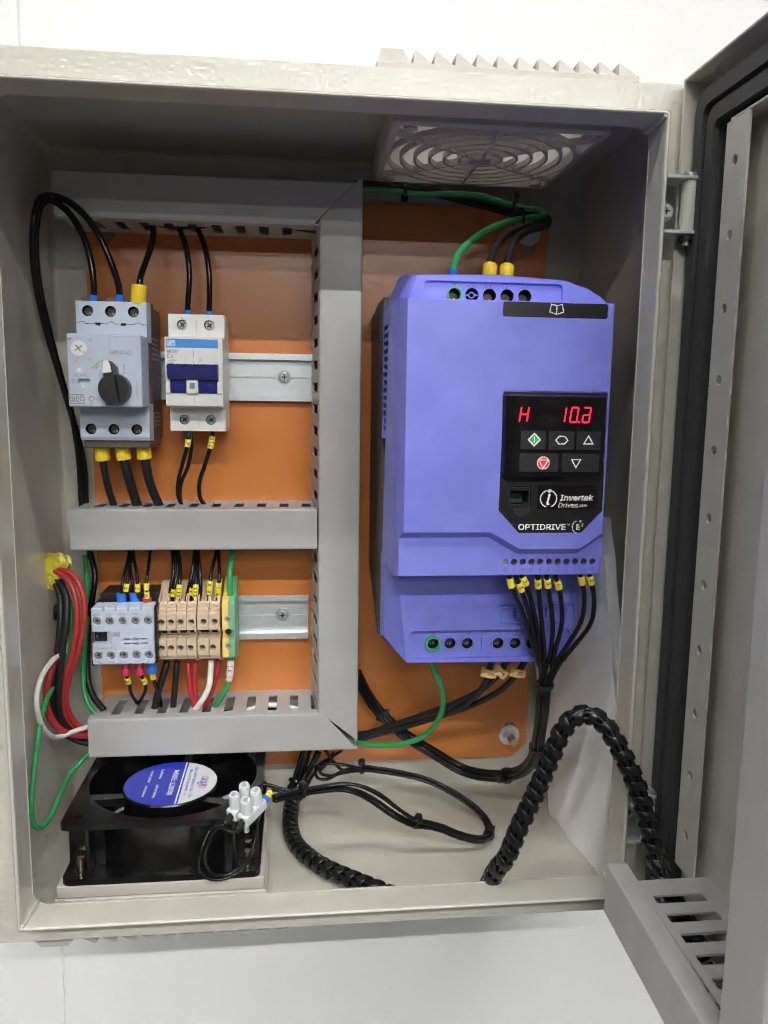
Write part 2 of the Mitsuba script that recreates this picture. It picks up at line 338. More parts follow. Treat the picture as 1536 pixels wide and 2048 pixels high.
# door, swung open square to the front
DX0, DX1, DY = 391.0, 409.5, -6.0
dmesh = cat(box(DX1, DX1+1.6, -404, DY, 0, CH, .5), box(DX0, DX1+.6, DY-1.5, DY, 0, CH, .5), box(DX0, DX1+.6, -404, DY-1.2, CH-1.6, CH, .5), box(DX0, DX1+.6, -404, DY-1.2, 0, 1.6, .5))
door = part(cab, 'door', dmesh, 'M_cabinet')
part(door, 'inner_skin', relief('x', DX1-.12, -230, -30, 4, 496, 1.0, 2.2, .15, None, -1), 'M_paint', smooth=True)
def door_ring(y0, y1, z0, z1, r, w, xa, xb):
    o = rrect(y0, y1, z0, z1, r); i = rrect(y0+w, y1-w, z0+w, z1-w, max(r-w*.5, 3)); return prism_x(o.difference(i), xa, xb)
part(door, 'gasket', cat(door_ring(-396, -10.5, 8, 491, 10, 20.5, 400.5, DX1-.02), door_ring(-395.4, -11.1, 8.6, 490.4, 10, 8.5, 396.6, 400.6), door_ring(-384, -22.5, 20, 479, 8, 8.0, 397.6, 400.6)), 'M_gasket')
rail2 = sbox(-62.0, 58, -41.0, 466.5)
for k in range(12): rail2 = rail2.difference(Point(-51, 446-36.6*k+ (0)).buffer(2.7, quad_segs=5))
part(door, 'stiffener', cat(prism_x(rail2, 399.4, 400.8), box(400.8, DX1, -43.2, -41.8, 58, 466.5, .2), box(399.6, DX1, -390, -44, 466.8, 468.2, .2)), 'M_cabinet', label='perforated upright stiffening rail')
part(door, 'stiffener', box(399.4, 400.8, -390, -370, 58, 466.5, .3), 'M_cabinet')

# roof vent: louvred cover outside, round guard under the roof
tv = thing('roof_vent', 'beige plastic filter vent through the cabinet roof with sawtooth louvres', 'vent')
part(tv, 'frame', mf(box(223, 373, 11, 161, 500.2, 507.2, .8)) - mf(box(245, 355, 25, 143, 495, 510, .1)), 'M_vent')
part(tv, 'end_slat', hull([(223.6, y, z) for y in (14, 158) for z in (507,)] + [(226, 15, 515.2), (226, 157, 515.2), (238, 15, 515.2), (238, 157, 515.2), (243, 14, 507), (243, 158, 507)]), 'M_vent', smooth=False)
for k in range(11):
    x = 244.0+11.75*k
    tooth = lambda y0, y1, s_: hull([(x, a_, 507.0) for a_ in (y0, y1)] + [(x+11.4, a_, 507.0) for a_ in (y0, y1)] + [(x+u, a_+(2.5 if a_ == s_ else 0)*(1 if y1 > 100 and False else 1)*(1 if s_ < 80 else -1), 514.8) for a_ in (y0, y1) for u in (.6, 1.8)])
    part(tv, 'slat', cat(tooth(13, 20, 13), tooth(152, 159, 159), hull([(x+.6, y, 514.7) for y in (18, 154)] + [(x+1.8, y, 514.8) for y in (18, 154)] + [(x+4.4, y, 510.6) for y in (18, 154)] + [(x+5.6, y, 511.0) for y in (18, 154)])), 'M_vent', smooth=False)
GX, GY, GZ = 298., 83.5, 478.2
g = part(tv, 'guard_frame', mf(box(234, 362, 19.5, 148, GZ, 498.2, 1.2)) - mf(box(238.4, 357.6, 24, 143.6, GZ-5, GZ+6, .3)) - mf(box(238, 358, 23.5, 144, GZ, 503, .3)) , 'M_vent')
for r in (14, 23.5, 33, 42.5, 51.5, 60.0):
    o = Point(GX, GY).buffer(r+1.0, quad_segs=14).difference(Point(GX, GY).buffer(r-1.0, quad_segs=14)).intersection(sbox(237, 22, 359, 145)); part(tv, 'guard_ring', prism_z(o, GZ, GZ+3.4), 'M_vent')
for k in range(6):
    a = math.radians((36, 90, 140, 216, 270, 320)[k]); u = np.array((math.cos(a), math.sin(a))); n = np.array((-u[1], u[0]))
    o = Polygon([np.array((GX, GY))+u*6+n*1.0, np.array((GX, GY))+u*88+n*1.0, np.array((GX, GY))+u*88-n*1.0, np.array((GX, GY))+u*6-n*1.0]).intersection(sbox(236, 21.5, 360, 146)); part(tv, 'guard_rib', prism_z(o, GZ-.4, GZ+3.6), 'M_vent')
part(tv, 'guard_hub', cat(cyl((GX, GY, GZ-1.0), (GX, GY, GZ+3.8), 7.4, 24), cyl((GX, GY, GZ-1.6), (GX, GY, GZ-.8), 4.2, 20)), 'M_vent')
for sx in (-1, 1):
    for sy in (-1, 1): part(tv, 'fixing_boss', cyl((GX+sx*53, GY+sy*54, GZ-.4), (GX+sx*53, GY+sy*54, GZ+3), 4.0, 18), 'M_vent')
part(tv, 'filter_mat', box(238.2, 357.8, 23.7, 143.8, GZ+7.4, GZ+9, .2), 'M_mesh')

# base vent under the fan
bv = thing('base_vent', 'beige plastic filter vent through the cabinet floor below the black fan', 'vent')
part(bv, 'frame', box(17.3, 175, 11, 161, -7.6, -.2, .8), 'M_vent')
part(bv, 'end_slat', hull([(17.8, 14, -7.6), (17.8, 158, -7.6), (44, 14, -7.6), (44, 158, -7.6), (22, 15, -14.4), (22, 157, -14.4), (38, 15, -14.4), (38, 157, -14.4)]), 'M_vent', smooth=False)
for k in range(11):
    x = 45.0+11.75*k
    part(bv, 'slat', hull([(x, 13, -7.6), (x+11.3, 13, -7.6), (x, 159, -7.6), (x+11.3, 159, -7.6), (x+8.6, 15.5, -13.6), (x+10.6, 15.5, -13.6), (x+8.6, 156.5, -13.6), (x+10.6, 156.5, -13.6)]), 'M_vent', smooth=False)
part(bv, 'inner_frame', mf(box(26.8, 159.5, 28.0, 152, 1.2, 8.0, .8)) + mf(box(28.0, 158.2, 29.2, 151, 7.8, 16.6, .8)) - mf(cyl((95, 90, -2), (95, 90, 30), 55, 48)), 'M_vent')
part(bv, 'filter_mat', box(36, 152, 36, 146, 3, 5.4, .2), 'M_mesh')

# ================================================================ orange plate with its four corner bolts
PX0, PX1, PZ0, PZ1, PY = 27.5, 369.9, 28.7, 467.2, 164.4
pl = thing('mounting_plate', 'orange textured steel mounting plate bolted to the back of the cabinet', 'plate')
po = Polygon([(PX0, PZ0), (PX1-12, PZ0), (PX1, PZ0+12), (PX1, PZ1-1.5), (PX1-1.5, PZ1), (PX0+1.5, PZ1), (PX0, PZ1-1.5)])
bolts = [(355.2, 449.), (354.6, 48.), (43., 48.), (43., 449.)]
for i, (x, z) in enumerate(bolts):
    dz = -10 if z > 300 else 6
    po = po.difference(Point(x, z+dz).buffer(5.2).union(sbox(x-5.2, min(z, z+dz), x+5.2, max(z, z+dz))))
part(pl, 'sheet', prism(po, PY, PY+2.2), 'M_orange_paint')
def free(x, z):
    m = ~((x > PX1-13) & (z < PZ0+13) & ((x-PX1+13)-(z-PZ0) > .6))
    for (bx_, bz_) in bolts:
        dz = -10 if bz_ > 300 else 6; m &= ~(np.hypot(x-bx_, z-np.clip(z, min(bz_, bz_+dz), max(bz_, bz_+dz))) < 6.2)
    return m
part(pl, 'sheet_paint', relief('y', PY-.12, PX0+1, PX1-1, PZ0+1, PZ1-1, 1.05, 1.9, .05, free, -1), 'M_orange_paint', smooth=True, label='fine textured orange paint')
part(pl, 'sheet_fold', cat(box(PX0+.2, PX1-14, PY+2.1, PY+5.6, PZ0+.1, PZ0+2.2, .2), box(PX0+.2, PX1-3, PY+2.1, PY+5.6, PZ1-2.2, PZ1-.1, .2)), 'M_orange')
for (x, z) in bolts:
    b = part(pl, 'bolt', cat(cyl((x, PY-17, z), (x, PY+6, z), 2.9, 14), *[cyl((x, PY-16.6+1.2*k, z), (x, PY-16.0+1.2*k, z), 3.25, 14) for k in range(8)]), 'M_brass' if z < 300 else 'M_steel')
    part(b, 'nut', cyl((x, PY-7.4, z), (x, PY-1.9, z), 5.9, 6), 'M_steel'); part(b, 'washer', mf(ypuck(x, z, PY-1.9, PY-.3, 8.6, 28)), 'M_zinc')

# ================================================================ rails
def din(name, zc, x0, x1, label, sx):
    t = thing(name, label, 'rail', 'mounting rails on the orange plate')
    y0, y1 = PY-7.6, PY-.1
    prof = [(y0, 17.5), (y0, 13.0), (y1-1, 13.0), (y1-1, .7), (y1-1.5, 0), (y1-1, -.7), (y1-1, -13), (y0, -13.0), (y0, -17.5), (y0+1, -17.5), (y0+1, -14), (y1, -14), (y1, 14), (y0+1, 14), (y0+1, 17.5)]
    part(t, 'channel', prism_x(Polygon([(a, zc+b) for a, b in prof]), x0, x1), 'M_zinc', smooth=False)
    s = part(t, 'screw', cat(ypuck(sx, zc+.4, y1-2.0, y1-.9, 5.3, 26), ypuck(sx, zc+.4, y1-4.2, y1-1.8, 3.2, 20, 4.0)), 'M_steel')
    part(s, 'cross_slot', cat(box(sx-2.2, sx+2.2, y1-4.4, y1-3.6, zc, zc+.8, .05), box(sx-.4, sx+.4, y1-4.4, y1-3.6, zc-1.8, zc+2.6, .05)), 'M_hole')
    return t
r1 = din('mounting_rail', 338.3, 32, 191.2, 'zinc plated slotted rail carrying the two breakers, upper of two', 169.8)
part(r1, 'lettering', on_front(text('Weidmüller', 4.0, .12, shear=.2, width=31), 124, PY-1.05, 330.8), 'M_white')
part(r1, 'emblem', cat(*[prism(LineString([(143.6+d, 332.8), (145.6+d, 333.2), (144.2+d, 331.4), (146.2+d, 331.0), (144.4+d, 329.4)]).buffer(.28), PY-1.2, PY-1.05) for d in (0, 3.2)]), 'M_white', smooth=False)
r2 = din('mounting_rail', 153.6, 32, 188.0, 'zinc plated rail carrying the contactor and terminals, lower of two', 167.8)

# ================================================================ slotted wiring ducts
DF = 112.0                                    # front of the covers
def cover_profile(w, d=8.0, th=1.3):          # (across, depth): C with rounded front edges
    h = w/2; o = Polygon([(-h, d), (-h, 2.2), (-h+.7, .7), (-h+2.4, 0), (h-2.4, 0), (h-.7, .7), (h, 2.2), (h, d), (h-th, d), (h-th, 2.4), (h-2.6, th), (-h+2.6, th), (-h+th, 2.4), (-h+th, d)]); return o
def duct(label, axis, c, w, a0, a1, front, back, slots, walls=(-1, 1), cut=None, slot_w=6.6, slot_y=None, lean=0):
    """axis x: runs along x at height c; axis z: runs along z at x = c. front/back: depths"""
    t = thing('wiring_duct', label, 'duct', 'grey slotted wiring ducts')
    prof = cover_profile(w)
    if axis == 'x': cov = prism_x(Polygon([(front+b, c+a) for a, b in prof.exterior.coords]), a0, a1)
    else: cov = prism_z(Polygon([(c+a, front+b) for a, b in prof.exterior.coords]), a0, a1)
    cov = mf(cov)
    for (n, o) in (cut or []): cov = cov.trim_by_plane(n, o)
    part(t, 'cover', cov, 'M_duct', label='smooth snap-on cover')
    iw = w-3.4; y0, y1 = front+2.2, back
    sy0, sy1 = (y0+5, back-11) if slot_y is None else slot_y
    for s in walls:
        e = c+s*iw/2-(1.0 if lean and s < 0 else 0); pol = sbox(a0+2, y0, a1-2, y1)
        for p in slots:
            if a0+4 < p-slot_w/2 and p+slot_w/2 < a1-4: pol = pol.difference(sbox(p-slot_w/2, sy0, p+slot_w/2, sy1).buffer(-.8).buffer(.8, quad_segs=3))
        if axis == 'x': m = prism_z(pol, e-.6, e+.6)
        else:
            m = prism_z(pol, -.6, .6); v = m.vertices; m = trimesh.Trimesh(np.stack([e+v[:, 2], v[:, 1], v[:, 0]], 1), m.faces[:, ::-1] if False else m.faces[:, [0, 2, 1]], process=False)
        if lean and s < 0: m = m.copy(); v = np.array(m.vertices); v[:, 0] += lean*(v[:, 1]-front)/(back-front); m.vertices = v
        part(t, 'slotted_wall', m, 'M_duct', smooth=False)
    if axis == 'x': part(t, 'base', box(a0+2, a1-2, back-1.4, back-.2, c-iw/2+.7, c+iw/2-.7, .1), 'M_duct')
    else: part(t, 'base', box(c-iw/2+.7, c+iw/2-.7, back-1.4, back-.2, a0+2, a1-2, .1), 'M_duct')
    return t
s2 = math.sqrt(.5)
# mitres: top right (cover of the top duct against the upright), bottom right
du_top = duct('grey slotted duct along the top of the orange plate', 'x', 454.0, 30, 21, 222, DF, PY, [75.1-32.5+16.25*k for k in range(-1, 9)], cut=[((-s2, 0, s2), (-221.5*s2+471.0*s2))])
du_up = duct('upright grey slotted duct between the breakers and the purple drive', 'z', 209.4, 30, 66.5, 471.0, DF, PY, [426-15.75*k for k in range(0, 24)], cut=[((s2, 0, -s2), (221.5-471.0)*s2+.35), ((.625, 0, .7806), 195.0)], lean=-4.2)
du_mid = duct('grey slotted duct across the middle of the orange plate', 'x', 230.6, 30, 22.6, 193.6, DF, PY, [120.5-16.4*5+16.4*k for k in range(0, 10)])
du_low = duct('grey slotted duct along the bottom of the orange plate above the fan', 'x', 77.6, 30, 29.4, 226, DF, PY, [46.5+16.3*k for k in range(0, 10)], cut=[((-.747, 0, -.6648), -209.35)])

# ducts on the inside of the open door
dd = thing('wiring_duct', 'grey slotted duct across the bottom of the open door', 'duct', 'grey slotted wiring ducts')
pol = sbox(366.2, -205, DX1-.2, -61)
for k in range(9): y = -78.2-15.6*k; pol = pol.difference(sbox(360 if False else 370.2, y-3.5, 398.2, y+3.5).buffer(-.9).buffer(.9, quad_segs=3))
for z in (59.4, 31.4): part(dd, 'slotted_wall', prism_z(pol, z, z+1.3), 'M_duct', smooth=False)
part(dd, 'base', box(DX1-1.6, DX1-.2, -205, -61, 32.8, 59.3, .1), 'M_duct')
cv = prism_z(Polygon([(355.0+b, a) for a, b in cover_profile(31, 12).exterior.coords]), 0, 156); v = cv.vertices
cv.vertices = np.stack([v[:, 0], -48-v[:, 2], 47.6+v[:, 1]-.066*v[:, 2]], 1); cv.invert() if cv.volume < 0 else None
part(dd, 'cover', cv, 'M_duct', label='smooth snap-on cover')
dv = thing('wiring_duct', 'upright grey duct on the open door, nearest the camera', 'duct', 'grey slotted wiring ducts')
cv = prism_z(Polygon([(356.6+b, -182.0+a) for a, b in cover_profile(30, 8).exterior.coords]), 20, 486); cv.invert() if cv.volume < 0 else None
part(dv, 'cover', cv, 'M_duct', label='smooth snap-on cover')
for y in (-168.8, -195.2):
    pol = sbox(359, 22, DX1-.2, 484)
    for k in range(28): z = 36+16*k; pol = pol.difference(sbox(366, z-3.3, 397, z+3.3).buffer(-.8).buffer(.8, quad_segs=3))
    part(dv, 'slotted_wall', prism(pol, y-.6, y+.6), 'M_duct', smooth=False)
part(dv, 'base', box(DX1-1.6, DX1-.2, -194, -170, 22, 484, .1), 'M_duct')
# ================================================================ small repeated details
def deep_screw(parent, x, z, y, r, m='M_steel', depth=5., rim=None, hole='M_hole', tilt=0):
    """a clamp screw at the bottom of a round hole in a front face at depth y"""
    s = part(parent, 'terminal_screw', mf(ypuck(x, z, y+depth*.6, y+depth, r*.86, 20)) - mf(box(x-r*.14, x+r*.14, y, y+depth*.8, z-r*.6, z+r*.6, .02)) - mf(box(x-r*.6, x+r*.6, y, y+depth*.8, z-r*.14, z+r*.14, .02)), 'M_dark_steel' if depth > 3.5 else m)
    if depth <= 3.5:
        for a_ in (38, 128):
            b_ = math.radians(a_); part(s, 'cross_slot', prism(LineString([(x-r*.5*math.cos(b_), z-r*.5*math.sin(b_)), (x+r*.5*math.cos(b_), z+r*.5*math.sin(b_))]).buffer(r*.13), y+depth*.6-.12, y+depth*.6+.1), 'M_hole', smooth=False)
    if depth > 3.5: part(s, 'head_facet', cat(hull([(x+r*a, y+depth*d, z-r*b) for a, b, d in ((.1, .1, .5), (.55, .35, .55), (.2, .75, .55), (.15, .3, .62), (.5, .6, .62))]), hull([(x-r*a, y+depth*d, z-r*b) for a, b, d in ((.15, .3, .55), (.4, .6, .55), (.1, .7, .6), (.3, .45, .62))])), 'M_steel', smooth=False)
    part(s, 'hole', mf(ypuck(x, z, y-.02, y+depth+.4, r*1.02, 24)) - mf(ypuck(x, z, y-1, y+depth, r*.97, 24)), hole)
    return s
def flat_screw(parent, x, z, y, r, a=40):
    """a combination-head screw whose head lies close under the surface"""
    s = part(parent, 'terminal_screw', ypuck(x, z, y-.2, y+1.2, r*.84, 22, r*.9), 'M_steel')
    cr = cat(box(-r*.55, r*.55, -.34, -.1, -r*.12, r*.12, .02), box(-r*.12, r*.12, -.34, -.1, -r*.55, r*.55, .02)); v = cr.vertices
    c, sn = math.cos(math.radians(a)), math.sin(math.radians(a)); cr.vertices = np.stack([x+c*v[:, 0]-sn*v[:, 2], y+v[:, 1], z+sn*v[:, 0]+c*v[:, 2]], 1)
    part(s, 'cross_slot', cr, 'M_hole', smooth=False)
    part(s, 'rim', mf(ypuck(x, z, y-.05, y+.9, r*1.08, 24)) - mf(ypuck(x, z, y-1, y+2, r*.92, 24)), 'M_hole')
    return s
def pierced(m, holes, y0, y1, r):
    m = mf(m)
    for (x, z) in holes: m = m - mf(ypuck(x, z, y0, y1, r, 24))
    return m
def weg(w, h, lw=.09):
    """the square-lettered trade mark: letters w e g between two bars, in its own xy plane, w x h mm"""
    U = []
    def st(x0, y0, x1, y1): U.append(sbox(min(x0, x1)-lw/2, min(y0, y1)-lw/2, max(x0, x1)+lw/2, max(y0, y1)+lw/2))
    st(0, 1, 1.6, 1); st(0, 0, 1.6, 0)
    st(.0, .22, .0, .82); st(.0, .22, .5, .22); st(.25, .22, .25, .82); st(.5, .22, .5, .82)
    st(.7, .22, .7, .82); st(.7, .82, 1.0, .82); st(1.0, .52, 1.0, .82); st(.7, .52, 1.0, .52); st(.7, .22, 1.02, .22)
    st(1.2, .3, 1.2, .82); st(1.2, .82, 1.56, .82); st(1.56, .0, 1.56, .82); st(1.2, .3, 1.56, .3)
    p = unary_union(U); b = p.bounds; m = trimesh.util.concatenate([trimesh.creation.extrude_polygon(g, .12, engine='earcut') for g in getattr(p, 'geoms', [p])])
    m.vertices[:, 0] = (m.vertices[:, 0]-b[0])/(b[2]-b[0])*w; m.vertices[:, 1] = (m.vertices[:, 1]-b[1])/(b[3]-b[1])*h; return m

# ================================================================ motor protective breaker (blue-grey, black knob)
mb = thing('motor_breaker', 'blue-grey motor protection breaker with a black rotary knob, leftmost on the upper rail', 'breaker')
x0, x1 = 34.3, 80.3
hs_t = [(42.2, 378.6), (56.9, 378.5), (71.6, 378.5)]; hs_b = [(41.6, 301.), (56.6, 300.9), (71.6, 300.9)]
part(mb, 'rear_body', cat(box(x0+.4, x1-.4, 118, PY-7.7, 293, 384, 1), box(x0+1.5, x1-1, 108, 150, 288, 296, .6), *[box(x0+2+15.2*k, x0+12+15.2*k, 112, 150, 383, 388.5, .6) for k in range(3)]), 'M_side_label', label='dark rear body with printed side plate')
upper = pierced(cat(hull([(a, b, c) for a in (x0+.3, x1-.3) for (b, c) in ((104.5, 359), (104, 363), (104, 384.3), (104.6, 385), (120, 386.5), (120, 359))])), hs_t, 100, 112, 3.5)
part(mb, 'upper_housing', upper, 'M_relay'); 
lower = pierced(hull([(a, b, c) for a in (x0+.3, x1-.3) for (b, c) in ((107, 318), (106.5, 312), (104, 306), (104, 295.6), (105.4, 293.4), (120, 292.4), (120, 318))]), hs_b, 100, 112, 3.5)
part(mb, 'lower_housing', lower, 'M_relay')
face = mf(box(x0, x1, 80, 106, 316.2, 362.3, .7)) - mf(box(40.6, 47.9, 78, 84, 330.7, 333.9, .1)) - mf(box(35.6, 38.2, 78, 82, 358.1, 358.9, .05)) - mf(box(47.8, 50.6, 78, 82, 357.8, 358.6, .05))
for zz in (327, 336, 344):
    for yy in (88, 95): face = face - mf(box(79.4, 82, yy, yy+1.6, zz-3.5, zz+2.5, .05))
part(mb, 'front_housing', face, 'M_relay', label='raised blue-grey front housing')
for (x, z) in hs_t+hs_b: deep_screw(mb, x, z, 104, 3.5, depth=6.5)
part(mb, 'latch', cat(box(47., 50.2, 103.7, 104.2, 369.3, 371.1, .05), box(63.4, 66.5, 103.7, 104.2, 369.3, 371.1, .05)), 'M_hole')
seam = [(35, 370.8), (36.5, 370.8), (37.3, 371.7), (39.6, 371.7), (40.4, 370.4), (54.4, 370.4), (55.6, 371.6), (58.2, 371.6), (59.2, 370.4), (72, 370.4), (73.2, 371.4), (75.6, 371.4), (76.6, 370.2), (79.9, 370.2)]
from shapely.geometry import LineString
part(mb, 'seam', prism(LineString(seam).buffer(.17), 103.85, 104.1), 'M_hole')
d = part(mb, 'current_dial', ypuck(41.8, 352.9, 79.2, 80.5, 4.8, 30), 'M_white', label='white current setting dial')
cr = cat(box(-2.6, 2.6, -.1, .1, -.4, .4, .02), box(-.4, .4, -.1, .1, -2.6, 2.6, .02)); v = cr.vertices; c = math.cos(.6); s = math.sin(.6); cr.vertices = np.stack([41.8+c*v[:, 0]-s*v[:, 2], 79.15+v[:, 1], 352.9+s*v[:, 0]+c*v[:, 2]], 1)
part(d, 'cross_slot', cr, 'M_print_gray', smooth=False); part(d, 'pointer', ypuck(44.9, 350.6, 79.05, 79.3, .45, 10), 'M_print_black')
kb = part(mb, 'knob', cat(ypuck(64.0, 327.6, 72.5, 80.2, 9.6, 40, 9.9), hull([(a, b, c) for (a, c) in ((59.0, 344.6), (63.2, 344.8), (65.2, 341), (66.4, 330), (68.0, 318.2), (60.6, 317.8), (59.8, 330)) for b in (66.0, 74)] + [(a, 80, c) for (a, c) in ((58.6, 344.8), (65.6, 341.5), (68.6, 318), (60, 317.4))])), 'M_black', label='black rotary knob turned upright')
part(kb, 'pointer', hull([(a, b, c) for (a, c) in ((59.3, 337.2), (59.4, 344.2), (60.2, 344.9), (62.6, 344.9), (63.6, 343.6), (64.7, 338.0)) for b in (65.6, 66.2)]), 'M_white', label='white tip of the knob')
for s_, h, xx, zz, rot, w in (('MPW40', 2.5, 67.6, 350.5, 0, 13.4), ('TRP', 1.7, 52.5, 341.4, 42, 4.6), ('ON', 1.3, 69.4, 337.8, 0, 2.6), ('OFF', 1.2, 48.8, 318.2, 0, 2.9), ('TEST', 1.3, 37.6, 332.9, 0, 4.6), ('32.25A', 1.5, 42.0, 336.1, 0, 7.4), ('25', .0, 0, 0, 0, 0), ('25', 1.3, 48.2, 346.4, -40, 2), ('22', 1.3, 39.6, 345.0, 10, 2), ('20', 1.3, 36.0, 352.0, 80, 2), ('D', 1.0, 51.7, 321.0, 0, 1.1), ('WXYZ', .0, 0, 0, 0, 0)):
    if h: part(mb, 'lettering', on_front(text(s_, h, .12, width=w or None), xx, 80, zz, rot), 'M_print_gray')
part(mb, 'emblem', on_front(weg(9.4, 6.2), 39.6, 80, 321), 'M_print_gray')
marks = [ring_front(48.6, 321.2, 80, 1.25, 1.8), prism(sbox(69.2, 339.4, 69.8, 343.4), 79.88, 80), prism(outline([(60.9, 352.2), (78.2, 352.2), (78.2, 360.8), (60.9, 360.8)], .12), 79.9, 80), ring_front(64, 327.6, 80, 19.5, 19.8, a0=110, a1=142, n=12), prism(sbox(35.2, 331.1, 40.4, 331.3), 79.9, 80), prism(LineString([(77.2, 321), (77.6, 326.5), (76.8, 331), (77.6, 334)]).buffer(.1), 79.9, 80)]
for k in range(5):
    a = math.radians(205+28*k); marks.append(prism(LineString([(41.8+5.4*math.cos(a), 352.9+5.4*math.sin(a)), (41.8+6.7*math.cos(a), 352.9+6.7*math.sin(a))]).buffer(.09), 79.9, 80))
part(mb, 'scale_marks', cat(*marks), 'M_print_gray', smooth=False)
part(mb, 'trip_button', cat(ypuck(41.7, 339.2, 78.8, 80.2, 1.5, 16)), 'M_white'); part(mb, 'trip_button', box(43, 44.6, 78.6, 80.2, 327.6, 329.6, .2), 'M_white')
side = cat(*[box(80.0-.02, 80.0+.1, 122+4.2*a, 125.4+4.2*a, 362-3.4*b, 363.2-3.4*b, .01) for a in range(6) for b in range(5)], *[box(80.0-.02, 80.0+.1, 122+4.0*a, 124.6+4.0*a, 311-3.0*b, 312.2-3.0*b, .01) for a in range(7) for b in range(4)])
part(mb, 'side_print', side, 'M_emboss' if False else 'M_print_gray', smooth=False)

# ================================================================ two-pole circuit breaker
cb = thing('circuit_breaker', 'white two-pole circuit breaker with a dark blue toggle and a blue stripe', 'breaker')
xa, xb = 91.2, 129.3; mid = (xa+xb)/2
hu = [(100.6, 372.5), (119.0, 372.5)]; hl = [(100.9, 307.3), (119.2, 307.3)]
for s_, (pa, pb) in enumerate(((xa, mid-.08), (mid+.08, xb))):
    prof = Polygon([(PY-7.8, 300.8), (140, 299.4), (122, 299.4), (122, 315.6), (119, 316.8), (105.6, 316.8), (105, 317.4), (105, 362.4), (105.6, 363), (119, 363), (122, 364.6), (122, 379.6), (140, 380.2), (PY-7.8, 379)])
    hous = pierced(prism_x(prof, pa, pb), [hu[s_], hl[s_]], 118, 128, 3.4) - mf(box(pa+(2.8 if s_ == 0 else -1), pb-(2.8 if s_ == 1 else -1), 100, 112, 325.4, 345, .2))
    part(cb, 'pole', hous, 'M_breaker')
for (x, z) in hu+hl: deep_screw(cb, x, z, 122, 3.4, depth=3.2)
tg = part(cb, 'toggle', cat(hull([(a, b, c) for a in (93.4, 126.6) for (b, c) in ((97.2, 337.4), (96.6, 342), (98.4, 344.8), (104, 345.2), (108, 343), (108, 335), (101, 334.8))]), hull([(a, b, c) for a in (94.6, 125.6) for (b, c) in ((103.4, 335), (105.4, 326), (111, 326), (111, 336))])), 'M_toggle', label='dark blue toggle bar')
part(tg, 'lettering', on_front(text('I-ON', 1.9, .15), 99.6, 104.2, 331.2), 'M_label_blue'); part(tg, 'lettering', on_front(text('I-ON', 1.9, .15), 119.0, 104.2, 331.2), 'M_label_blue')
part(tg, 'notch', cat(box(102.4, 106.6, 97.4, 98.2, 343, 344.6, .05), box(111, 115, 97.4, 98.2, 343, 344.6, .05)), 'M_hole')
part(cb, 'toggle_guard', cat(box(105.2, 113, 102.2, 106, 325.3, 334.8, .5), box(91.4, 94.4, 103.2, 106, 325.3, 333.6, .4), box(125.6, 129.0, 103.2, 106, 325.3, 333.6, .4)), 'M_breaker')
part(cb, 'window', box(107.4, 110.8, 102.0, 102.4, 328.6, 332.6, .05), 'M_print_gray')
part(cb, 'stripe', box(92.0, 126.4, 104.85, 105.1, 355.9, 361.7, .02), 'M_stripe', smooth=False)
part(cb, 'emblem', on_front(weg(5.6, 3.9, .12), 95.4, 104.85, 358.9), 'M_print_white')
for s_, h, zz, w, b in (('MDW', 2.3, 353.3, 7.0, False), ('C6', 2.3, 350.2, 4.2, False), ('~400V', 1.4, 347.6, 6.0, False), ('3000', 1.1, 345.5, 4.2, False)):
    m = on_front(text(s_, h, .1, bold=b, width=w), 92.6+w/2, 105, zz); part(cb, 'lettering', m, 'M_print_black')
dg = [prism(LineString([(104.6, 345.4), (104.6, 348)]).buffer(.1), 104.9, 105), prism(LineString([(113, 345.4), (114.4, 349)]).buffer(.1), 104.9, 105), prism(LineString([(115.4, 345.4), (115.4, 349)]).buffer(.1), 104.9, 105), prism(outline([(92.6, 344.8), (97.0, 344.8), (97.0, 346.4), (92.6, 346.4)], .12), 104.92, 105)]
part(cb, 'print_marks', cat(*dg), 'M_print_black', smooth=False)
part(cb, 'seam', cat(box(mid-.1, mid+.1, 104.93, 105.1, 317.5, 325, .01), box(mid-.1, mid+.1, 104.93, 105.1, 345.6, 355.8, .01), *[box(x-.08, x+.08, 121.93, 122.1, z0, z0+15, .01) for x in (hu[0][0], hu[1][0]) for z0 in (364.6,)]), 'M_print_gray', smooth=False)

# ================================================================ auxiliary contactor
ct = thing('contactor', 'light blue-grey contactor with ten terminal screws, on the lower rail beside the terminals', 'contactor')
xl, xr = 36.4, 78.8
ht = [(40.3+8.72*k, 167.3) for k in range(5)]; hb = [(40.4+8.7*k, 142.3) for k in range(5)]
body = part(ct, 'rear_body', cat(box(xl-.8, xr+1.6, 118, PY-7.7, 135.5, 176.5, .8), box(xl+.6, xr+1.6, 130, PY-7.7, 176, 181.0, .8), box(xl-1.2, xl+2.2, 108, 120, 134, 138, .4), box(xr-.6, xr+1.8, 109, 122, 134.6, 176, .4)), 'M_black', label='black rear body')
fh = pierced(cat(box(xl, xr, 105, 122, 135.4, 176.6, .8)), ht+hb, 102, 112, 2.9)
for x in (45.1, 53.5, 62.0, 70.6): fh = fh - mf(box(x-.8, x+.8, 104, 112, 174, 178, .3)) - mf(box(x-.7, x+.7, 104, 110, 134, 136.4, .3))
fh = fh - mf(hull([(35.5, 103, 150.4), (46.4, 103, 150.4), (46.4, 103, 159.6), (35.5, 103, 159.6), (35.5, 113, 150.8), (46.0, 113, 150.8), (46.0, 113, 159.2), (35.5, 113, 159.2)])) - mf(hull([(46.2, 104.9, 150.2), (50.0, 104.9, 150.2), (50.0, 104.9, 159.6), (46.2, 104.9, 159.6), (46.2, 108, 150.6), (46.2, 108, 159.4)]))
